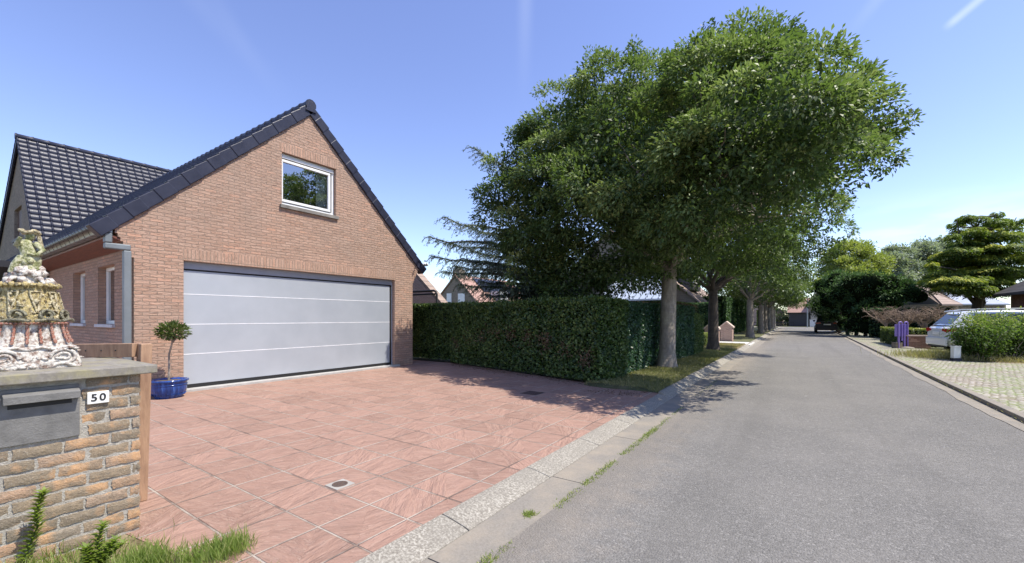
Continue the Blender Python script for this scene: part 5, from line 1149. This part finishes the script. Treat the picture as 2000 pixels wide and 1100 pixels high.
# bare pruned trees (brown twigs) in a row
gpt = 'bare pruned trees in a row behind the low hedge'
dirs = ['leftmost bare pruned tree beside the dark conifer', 'second bare pruned tree behind the purple sign', 'third bare pruned tree left of the white car', 'rightmost bare pruned tree behind the white car roof']
for i, (px, Zt) in enumerate(((1730, 26.5), (1765, 25.5), (1808, 24.5), (1845, 24))):
    b0 = at(px, 640, Zt); b0.z = 0; tr = thing('pruned_tree', b0, dirs[i], 'tree', gpt); rq = random.Random(40 + i); mb = MB(); mt = MB()
    mb.tube([b0, b0 + Vector((.03, 0, .7)), b0 + Vector((0, .03, 1.2))], [.11, .09, .07], 8)
    for k in range(11):
        a = rq.uniform(0, 2 * PI); s = b0 + Vector((0, 0, rq.uniform(.5, 1.15))); R = rq.uniform(.4, 1.1); e = b0 + Vector((math.cos(a) * R, math.sin(a) * R * .7, rq.uniform(1.5, 2.05)))
        mb.tube(bend(s, e, 4, .06, .8, k), [.04, .033, .027, .02, .012], 5)
        for q in range(26):
            p = s.lerp(e, rq.uniform(.3, 1)); e2 = p + Vector((rq.uniform(-.5, .5), rq.uniform(-.4, .4), rq.uniform(-.15, .45))); e2.z = min(e2.z, 2.08); mt.tube([p, p.lerp(e2, .5) + Vector((0, 0, .03)), e2], [.010, .007, .004], 3, False)
    mb.build('trunk', M['twig'], tr); mt.build('twigs', M['twig'], tr)
dh = hedge('dark_hedge', (at(1698, 640, 29).x, at(1698, 640, 29).y), (at(1860, 640, 26).x, at(1860, 640, 26).y), 1.2, 2.0, M['conifer'], 'dark leaved hedge directly behind the bare pruned trees', 250, .14, tint0=.15)  # leaf tint set near the dark end of the ramp
# low hedge with golden top, brick planter wall
a, b = gnd(1722, 672), gnd(1768, 686)
lh = hedge('low_hedge', (4.05, 26.3), (3.95, 31.2), 1.0, .86, M['yew_top'], 'low clipped hedge with a golden top beside the purple sign', 900, .06, tint0=.22, side=-1, toptint=.5)  # top leaves tinted towards the gold end of the ramp
hedge('low_hedge', (4.25, 26.1), (8.6, 26.7), .8, .86, M['yew_top'], 'golden topped clipped hedge running behind the brick planter wall', 900, .06, tint0=.22, toptint=.5)
a, b = gnd(1772, 681), gnd(1818, 682)
pw = thing('planter_wall', (a.x + .5, a.y, 0), 'low dark red brick planter wall left of the white car', 'wall')
u = (b - a); u.z = 0; u.normalize(); nn = Vector((-u.y, u.x, 0)); hgt = .56
MB().prism([a, b, b + nn * .25, a + nn * .25], (0, 0, hgt)).build('wall', brick_mat('planter_brick', (.22, .09, .06), (.32, .14, .09), (.28, .2, .15), strength=.4), pw)
MB().prism([a - u * .04 - nn * .03 + Vector((0, 0, hgt)), b + u * .04 - nn * .03 + Vector((0, 0, hgt)), b + u * .04 + nn * .28 + Vector((0, 0, hgt)), a - u * .04 + nn * .28 + Vector((0, 0, hgt))], (0, 0, .05)).build('coping', M['cap'], pw)
# purple twin panel sign
sg0 = gnd(1764, 681); sg0.z = 0; sgn = thing('purple_sign', sg0, 'purple twin letter stand with two arched tubes at the pavement edge', 'sign stand')
M['purple'] = simple('purple_paint', (.30, .21, .55), .45, (.24, .165, .46), 6); M['purpled'] = simple('dark_purple_paint', (.14, .09, .30), .5)
u = Vector((C_, S_, 0)); vv = Vector((-S_, C_, 0))
def L_(x, d, z): return sg0 + u * x + vv * d + Vector((0, 0, z))
for k, x0 in enumerate((-.20, .06)):
    g = MB(); pts = [L_(x0, 0, 0), L_(x0, 0, 1.1)] + [L_(x0 + .075 - .075 * math.cos(q), 0, 1.12 + .09 * math.sin(q)) for q in [PI * i / 8 for i in range(9)]] + [L_(x0 + .15, 0, 1.1), L_(x0 + .15, 0, 0 if k else .35)]
    g.tube(pts, .026, 8); g.build('arch_tube', M['purple'], sgn)
    g = MB(); g.prism([L_(x0 - .07, .03, .55), L_(x0 + .17, .03, .55), L_(x0 + .17, .03, 1.10), L_(x0 - .07, .03, 1.10)], vv * .10); g.build('box_panel', M['purple'], sgn)
    MB().prism([L_(x0 + .03, .05, 0.1), L_(x0 + .12, .05, 0.1), L_(x0 + .12, .05, .55), L_(x0 + .03, .05, .55)], vv * .05).build('backing', M['purpled'], sgn)
MB().prism([L_(-.30, .0, 0), L_(-.02, .0, 0), L_(-.02, .0, .28), L_(-.30, .0, .28)], vv * .25).build('base_block', M['brick_grey'], sgn)
MB().blob(L_(.12, -.05, 0), (.28, .2, .1), 3, .05).build('footing', M['gutter'], sgn)
# white pillar box with dark foot
bp = gnd(1870.5, 706); bp.z = 0; bo = thing('meter_box', bp, 'short white utility post with a dark foot in front of the bush', 'utility post')
def Lb(x, d, z): return bp + u * x + vv * d + Vector((0, 0, z))
MB().prism([Lb(-.115, 0, .10), Lb(.115, 0, .10), Lb(.115, .12, .10), Lb(-.115, .12, .10)], (0, 0, .36)).build('cabinet', M['white'], bo, bevel=.015)
MB().prism([Lb(-.13, -.01, -.02), Lb(.13, -.01, -.02), Lb(.13, .13, -.02), Lb(-.13, .13, -.02)], (0, 0, .118)).build('foot', simple('navy_foot', (.02, .022, .04), .6), bo)
g = MB(); g.prism([Lb(-.125, -.01, .46), Lb(.125, -.01, .46), Lb(.125, .13, .46), Lb(-.125, .13, .46)], (0, 0, .03)); g.build('lid', M['white'], bo, bevel=.008)

# ---- cars: rear at x=0, driving towards +x
def make_car(name, loc, rz, paint, label, tail=(.45, .02, .02), S=1.0, Lc=4.6):
    root = thing(name, (0, 0, 0), label, 'car')
    W = .93
    # lofted body: stations along x with half width and bottom / shoulder / roof heights
    st = [(0.0, .80, .52, .98), (.06, .88, .36, 1.05), (.35, .93, .28, 1.08), (1.0, .94, .24, 1.06), (2.3, .94, .22, 1.03), (3.3, .93, .24, 1.00), (3.9, .90, .26, .93), (4.35, .82, .32, .82), (4.6, .66, .42, .66)]
    prof_n = 12; vs = []
    for (x, w_, zb_, zt_) in st:
        ring = [(-1, .0), (-1.0, .25), (-1.0, .55), (-.985, .8), (-.93, .96), (-.8, 1.0), (.8, 1.0), (.93, .96), (.985, .8), (1.0, .55), (1.0, .25), (1, .0)]
        for (a_, b_) in ring:
            bulge = 1 - .06 * abs(b_ - .5) * 2
            vs.append((x * Lc / 4.6, a_ * w_ * bulge, zb_ + (zt_ - zb_) * b_))
    n = prof_n; fs = []
    for i in range(len(st) - 1):
        for k in range(n): fs.append((i * n + k, i * n + (k + 1) % n, (i + 1) * n + (k + 1) % n, (i + 1) * n + k))
    g = MB(); g.add(vs, [tuple(reversed(f)) for f in fs], True); g.add(vs[:n], [tuple(range(n))]); g.add(vs[-n:], [tuple(range(n - 1, -1, -1))])
    body = g.build('body', paint, root)
    # greenhouse
    gh = [(.12, .72, 1.04, 1.10), (.55, .70, 1.05, 1.60), (.9, .69, 1.05, 1.66), (1.9, .69, 1.05, 1.68), (2.6, .68, 1.04, 1.63), (3.45, .74, 1.0, 1.06)]
    vs = []; 
    for (x, w_, zb_, zt_) in gh:
        for (a_, b_) in ((-1.18, 0), (-1.06, .5), (-.97, .88), (-.85, 1), (.85, 1), (.97, .88), (1.06, .5), (1.18, 0)): vs.append((x * Lc / 4.6, a_ * w_, zb_ + (zt_ - zb_) * b_))
    n = 8; fs = [(i * n + k + 1, i * n + k, (i + 1) * n + k, (i + 1) * n + k + 1) for i in range(len(gh) - 1) for k in range(n - 1)]
    g = MB(); g.add(vs, fs, True); g.build('roof', paint, root)
    dk = simple('car_glass_' + name, (.02, .03, .04), .05, (.03, .045, .06), 2)
    # rear window lies on the sloping tail
    def tail_pt(t, s, out): return (.12 + .43 * t - out, s, 1.08 + (1.60 - 1.10) * t + out * .6)
    g = MB(); g.add([tail_pt(.16, -.66, .02), tail_pt(.16, .66, .02), tail_pt(.90, .56, .02), tail_pt(.90, -.56, .02)], [(0, 3, 2, 1)]); o_ = g.build('rear_window', dk, root); o_.modifiers.new('s', 'SOLIDIFY').thickness = .01
    for s in (-1, 1):
        for (xa, xb) in ((.75, 1.55), (1.62, 2.5)):
            g = MB(); ya, yb = .705 * 1.13 + .012, .69 * .98 + .02; g.add([(xa, s * ya, 1.12), (xb, s * ya, 1.11), (xb - .05, s * yb, 1.55), (xa + .05, s * yb, 1.55)], [(0, 1, 2, 3)]); g.build('side_window', dk, root).modifiers.new('s', 'SOLIDIFY').thickness = .012
        g = MB(); g.tube([(.7, s * .66, 1.66), (.9, s * .66, 1.72), (2.2, s * .66, 1.73), (2.6, s * .66, 1.66)], .018, 6); g.build('roof_rail', M['zinc'], root)
        lm = simple('tail_light_' + name, tail, .15, tuple(v * .6 for v in tail), 20)
        g = MB(); g.prism([(.0, s * .44, .90), (.0, s * .80, .84), (.0, s * .90, .98), (.0, s * .50, .99)], (-.018, 0, 0)); g.prism([(-.018, s * .80, .84), (.34, s * .945, .90), (.30, s * .945, 1.0), (-.018, s * .90, .98)], (.03, -s * .05, 0)); g.build('tail_light', lm, root)
        MB().box((-.045, s * .45, .50), (-.01, s * .80, .535)).build('reflector', lm, root)
        for xw in (.85, 3.65):
            tr_ = MB(); tr_.tube([(xw, s * .73, .35), (xw, s * .95, .35)], .35, 24); wh_ = tr_.build('wheel', M['black'], root); g = MB(); g.tube([(xw, s * .948, .35), (xw, s * .958, .35)], .23, 20)
            for q in range(5):
                a_ = q * 2 * PI / 5; g.tube([(xw, s * .962, .35), (xw + .21 * math.cos(a_), s * .962, .35 + .21 * math.sin(a_))], .03, 5)
            g.build('rim', M['zinc'], wh_)
        g = MB(); g.blob((2.75, s * 1.0, 1.12), (.09, .12, .08), 1, .02); g.build('mirror', paint, root)
    g = MB(); g.prism([(.0, -.86, .30), (.0, .86, .30), (-.06, .80, .34), (-.06, -.80, .34)], (0, 0, .30)); g.build('bumper', paint, root, bevel=.03)
    MB().box((-.055, -.6, .27), (.1, .6, .335)).build('skirt', M['black'], root)
    np_ = MB().box((-.032, -.27, .74), (-.002, .27, .86)).build('number_plate', M['white'], root)
    g = MB(); g.tube([(.46, -.6, 1.63), (.40, 0, 1.65), (.46, .6, 1.63)], .03, 6); g.build('spoiler', paint, root)
    root.location = loc; root.rotation_euler.z = rz; return root
wp = simple('white_car_paint', (.72, .74, .76), .25, (.68, .70, .72), 1, coat=.8)
make_car('parked_car', (4.60, 23.05, .0), math.radians(8.5), wp, 'white estate car with red tail lights, half hidden by a bush')
bpnt = simple('black_car_paint', (.008, .009, .018), .35, (.010, .011, .02), 1, coat=.1, spec=.3)
bc = gnd(1613, 650); make_car('parked_car', (bc.x + .1, bc.y, RZ + .01), math.radians(88), bpnt, 'black car seen from behind in the shade of the conifer')

# ---- bushes in front of the car
gb = 'leafy shrubs in a row at the cobbles edge'
lbls = ['leafiest shrub directly behind the white utility post', 'middle shrub of the row covering the side of the white car', 'shrub at the right picture edge in front of the wooden house']
for i, (px, Zt, sc_) in enumerate(((1913, 13.6, .92), (1962, 13.9, .95), (2018, 13.9, 1.05))):
    b0 = at(px, 650, Zt); b0.z = 0; sh = thing('shrub', b0, lbls[i], 'shrub', gb); rq = random.Random(60 + i); mb = MB(); Cs = []; Ds = []; Ts = []
    for k in range(46):
        a = rq.uniform(0, 2 * PI); R = rq.uniform(.15, .85) * sc_; H = rq.uniform(.8, 1.72 if k % 3 else 1.85) * (1 - .25 * R); s = b0 + Vector((math.cos(a) * .25 * R, math.sin(a) * .25 * R, 0)); e = b0 + Vector((math.cos(a) * R, math.sin(a) * R, H))
        pth = bend(s, e, 6, -.03, .5, k); mb.tube(pth, [.014, .012, .010, .008, .007, .005, .003], 4, False)
        for q in range(170):
            t = rq.uniform(.22, 1) ** .9; j = min(int(t * 6), 5); p = pth[j].lerp(pth[j + 1], t * 6 - j); Cs.append(p + Vector((rq.gauss(0, .12), rq.gauss(0, .12), rq.gauss(0, .09)))); Ds.append(((e - s).normalized() + Vector((rq.uniform(-1, 1), rq.uniform(-1, 1), rq.uniform(-1.4, .4))) * 1.2))
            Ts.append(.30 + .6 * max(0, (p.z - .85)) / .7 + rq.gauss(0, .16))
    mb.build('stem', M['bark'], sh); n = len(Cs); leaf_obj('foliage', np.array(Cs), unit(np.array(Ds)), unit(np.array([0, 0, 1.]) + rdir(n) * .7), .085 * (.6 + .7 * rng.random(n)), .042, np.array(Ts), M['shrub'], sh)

# opposite trees outside the frame, seen reflected in the gable window
for i, (x, y, s) in enumerate(((17, 21, 1.0), (22, 30, 1.15), (20, 13, .8))):
    ls = [(x + 2.6 * s * math.cos(a) * q, y + 2.6 * s * math.sin(a) * q, z * s, r * s) for (a, q, z, r) in [(0, 0, 8.5, 2.4), (0, 1, 6.5, 2.2), (1.2, 1, 6.9, 2.1), (2.4, 1, 6.2, 2.2), (3.6, 1, 6.6, 2.1), (4.8, 1, 6.9, 2.2), (.5, 1, 4, 2.), (2.5, 1, 4.2, 2.), (4.4, 1, 3.8, 2.)]]
    ot = thing('garden_tree', (x, y, 0), ['broad garden tree across the street, mirrored in the gable window', 'taller garden tree behind the broad one across the street', 'smaller garden tree across the street nearest the camera'][i], 'tree')
    crown('crown', ls, 5, .26, M['leaf'], ot, cl=90, spread=.8); trunk_mesh((x, y, 0), 3 * s, .3, .22, [l[:3] for l in ls[:6]], 70 + i).build('trunk', M['bark'], ot)

# ================================================================== GRASS, WEEDS
def blades(name, C, h, w_, tint, mat, lean=.35, parent=None, kind='stuff'):
    n = len(C); D = unit(np.array([0, 0, 1.]) + rdir(n) * lean); h = np.broadcast_to(h, n); P = C + D * h[:, None] * .5
    o = leaf_obj(name, P, D, rdir(n), h, w_, tint, mat, parent, .05)
    if kind: o['kind'] = kind
    return o
n = 9000; x = rng.uniform(-3.6, -2.1, n); y = rng.uniform(-.6, 1.35, n); lim = .86 + np.clip((x + 3.62) / .77, 0, 1) * .12 + np.clip((x + 2.85) / .76, 0, 1) * .40
k = (y < lim + .05 * np.sin(9 * x) + .03 * np.sin(23 * x)); dens_ = .35 + .65 * (np.sin(5 * x + 1) * np.sin(4 * y + 2) > -.25); k &= rng.random(n) < dens_
C = np.stack([x, y, np.full(n, -.01)], 1)[k]; 
gr = blades('grass', C,   .015 + .05 * rng.random(len(C)) ** 2, .005, .5 + rng.normal(0, .25, len(C)), M['grass'], .7); tag(gr, 'rough grass growing at the foot of the brick wall', 'grass')
cl = []
for (px, py, m, r) in ((268, 1110, 520, .05), (300, 1105, 400, .045), (455, 1078, 420, .05), (420, 1090, 420, .06), (380, 1100, 300, .06), (150, 1120, 300, .1), (60, 1120, 300, .1)):
    p = gnd(px, py); q = rng.normal(0, r, (m, 3)); q[:, 2] = 0; cl.append(np.array([p.x, p.y, 0]) + q)
C = np.concatenate(cl); C = C[C[:, 0] > -3.58]; g2 = blades('tall_grass', C, .05 + .09 * rng.random(len(C)), .0045, .45 + rng.normal(0, .2, len(C)), M['grass'], .5); tag(g2, 'taller bright grass tufts beside the wall corner', 'grass')
n = 42000; x = rng.uniform(-3.6, -2.1, n); y = rng.uniform(7.75, 20.5, n) ** 1.; k = (y > 7.92 + .07 * np.sin(7 * x) - .1 * (x + 2.1)) | (rng.random(n) < .06); pat = np.sin(2.2 * x + 1.1 * y) + np.sin(3.7 * y - x) ; x, y, pat = x[k], y[k], pat[k]
C = np.stack([x, y, .03 + .04 * np.sin(PI * (-2.085 - x) / 1.6)], 1); g3 = blades('verge_grass', C, .03 + .05 * rng.random(len(C)), .008, .42 + .10 * pat + rng.normal(0, .2, len(C)), M['grassdry'], .9); tag(g3, 'patchy shaded grass under the street trees', 'grass')
n = 2600; t_ = rng.random(n); ph = np.floor(t_ * 9); zc_ = .25 + 1.1 * (np.sin(ph * 12.9898) * .5 + .5); t2_ = (ph + .5) / 9 + rng.normal(0, .022, n)
C = np.stack([-8.75 + 5.33 * t2_, 9.62 - 1.32 * t2_ + .02 - .05 * rng.random(n), zc_ * .75 + rng.normal(0, .13, n)], 1); C = C[(C[:, 2] > .05) & (C[:, 2] < 1.7) & (rng.random(n) < .45)]
bp_ = leaf_obj('brown_leaves', C, rdir(len(C)), rdir(len(C)) + np.array([0, -1., 0]), .055, .03, .35 + rng.normal(0, .25, len(C)), M['brown'], bpy.data.objects['hedge']); bp_['kind'] = 'stuff'
# fallen dry leaves and litter at the driveway hedge foot
n = 900; x = rng.uniform(-8.5, -2.3, n); y = 8.25 - (x + 3.4) * .245 - np.abs(rng.normal(0, .18, n)) ; k = x < -3.3; y[~k] = rng.uniform(7.3, 8.0, (~k).sum())
C = np.stack([x, y, np.full(n, .012)], 1); lf = leaf_obj('leaf_litter', C, rdir(n) * np.array([1, 1, .2]), np.array([0, 0, 1.]) + rdir(n) * .4, .04, .02, .4 + rng.normal(0, .3, n), M['brown']); tag(lf, 'dry fallen leaves along the foot of the driveway hedge', 'leaves', kind='stuff')
# weeds in the joint beside the asphalt
cl = []
def wd(yc, L, m, xo=-1.50, s=.02): cl.append(np.stack([xo + rng.normal(0, s, m), yc + rng.uniform(-L / 2, L / 2, m), np.full(m, RZ)], 1))
for a_ in ((4.9, 1.2, 900), (5.35, .5, 500), (3.85, .45, 420), (3.45, .25, 260), (3.1, .3, 180), (2.9, .2, 120), (1.98, .12, 260), (2.15, .15, 100), (5.9, .8, 240), (6.8, .6, 120), (9.5, 2.5, 200)): wd(*a_)
cl.append(np.array([-1.62, 2.63, RZ]) + np.stack([rng.normal(0, .02, 260), rng.normal(0, .025, 260), np.zeros(260)], 1))
C = np.concatenate(cl); wv_ = blades('joint_weeds', C, .010 + .035 * rng.random(len(C)) ** 1.8, .006, .58 + rng.normal(0, .3, len(C)), M['grass'], .8); tag(wv_, 'small weeds growing in the joint between gutter and asphalt', 'weeds')
n = 900; C = np.stack([rng.uniform(2.5, 2.75, n), rng.uniform(6, 40, n), np.full(n, .0)], 1); C[:, 0] += np.interp(C[:, 1], [7.7, 40], [-.02, .55]); w2_ = blades('kerb_weeds', C, .02 + .03 * rng.random(n), .01, .6 + rng.normal(0, .2, n), M['grassdry'], .9); tag(w2_, 'sparse dry weeds along the right hand kerb', 'weeds')
n = 2600; C = np.array(gnd(1835, 700)) + rng.normal(0, 1, (n, 3)) * np.array([.55, .4, 0]); C[:, 2] = 0; C = C[(C[:, 1] > 19.15)]; w3_ = blades('yellow_grass', C, .12 + .25 * rng.random(len(C)), .014, .75 + rng.normal(0, .2, len(C)), M['grassdry'], .5); tag(w3_, 'yellowed tall grass left of the white utility post', 'grass')
n = 5000; C = np.stack([rng.uniform(4.2, 9, n), rng.uniform(19.2, 21.4, n), np.zeros(n)], 1); w4_ = blades('bed_grass', C, .05 + .2 * rng.random(n), .014, .8 + rng.normal(0, .2, n), M['grassdry'], .5); tag(w4_, 'dry golden grass under the shrubs', 'grass')
n = 9000; y = rng.uniform(20.6, 24.1, n); C = np.stack([rng.uniform(-3.65, -2.12, n), y, np.full(n, .075)], 1); w5_ = blades('dry_grass', C, .03 + .04 * rng.random(n), .012, .85 + rng.normal(0, .15, n), M['grassdry'], .9); tag(w5_, 'parched straw coloured grass patch beside the white path', 'grass')
# two leafy weeds against the wall
for i, (base, top, lbl, nl_) in enumerate((((40, 1118), (85, 958), 'tall leaning leafy weed in front of the letterbox wall', 120), ((185, 1112), (200, 1022), 'short bushy leafy weed below the number plate', 60))):
    Zw = 2.33; b0 = at(base[0], base[1], Zw); b0.z = 0; t0 = at(top[0], top[1], Zw); wpl = thing('weed', b0, lbl, 'weed'); pth = bend(b0, t0, 6, -.02, .4, i + 3); MB().tube(pth, [.005, .0045, .004, .004, .003, .003, .002], 5).build('stem', M['grass'], wpl)
    Cs, Ds = [], []
    stems = [pth]
    if i: 
        for q in (-.06, .05, .08): stems.append(bend(b0, t0 + Vector((q * .5, q, -.05 - abs(q))), 6, -.02, .4, 9))
    for stp in stems:
        for q in range(nl_):
            t = .12 + .88 * q / nl_; j = min(int(t * 6), 5); p = stp[j].lerp(stp[j + 1], t * 6 - j); a = q * 2.4; d = Vector((math.cos(a), math.sin(a), .7)); Ll = .05 * (1.1 - .6 * t); Cs.append(p + d.normalized() * Ll * .5); Ds.append(d)
    n = len(Cs); me_ = leaf_obj('leaf', np.array(Cs), unit(np.array(Ds)), np.array([0, 0, 1.]) + rdir(n) * .2, .058 * (.7 + .5 * rng.random(n)), .015, .38 + rng.normal(0, .15, n), M['grass'], wpl)
print('objects', len(bpy.data.objects))
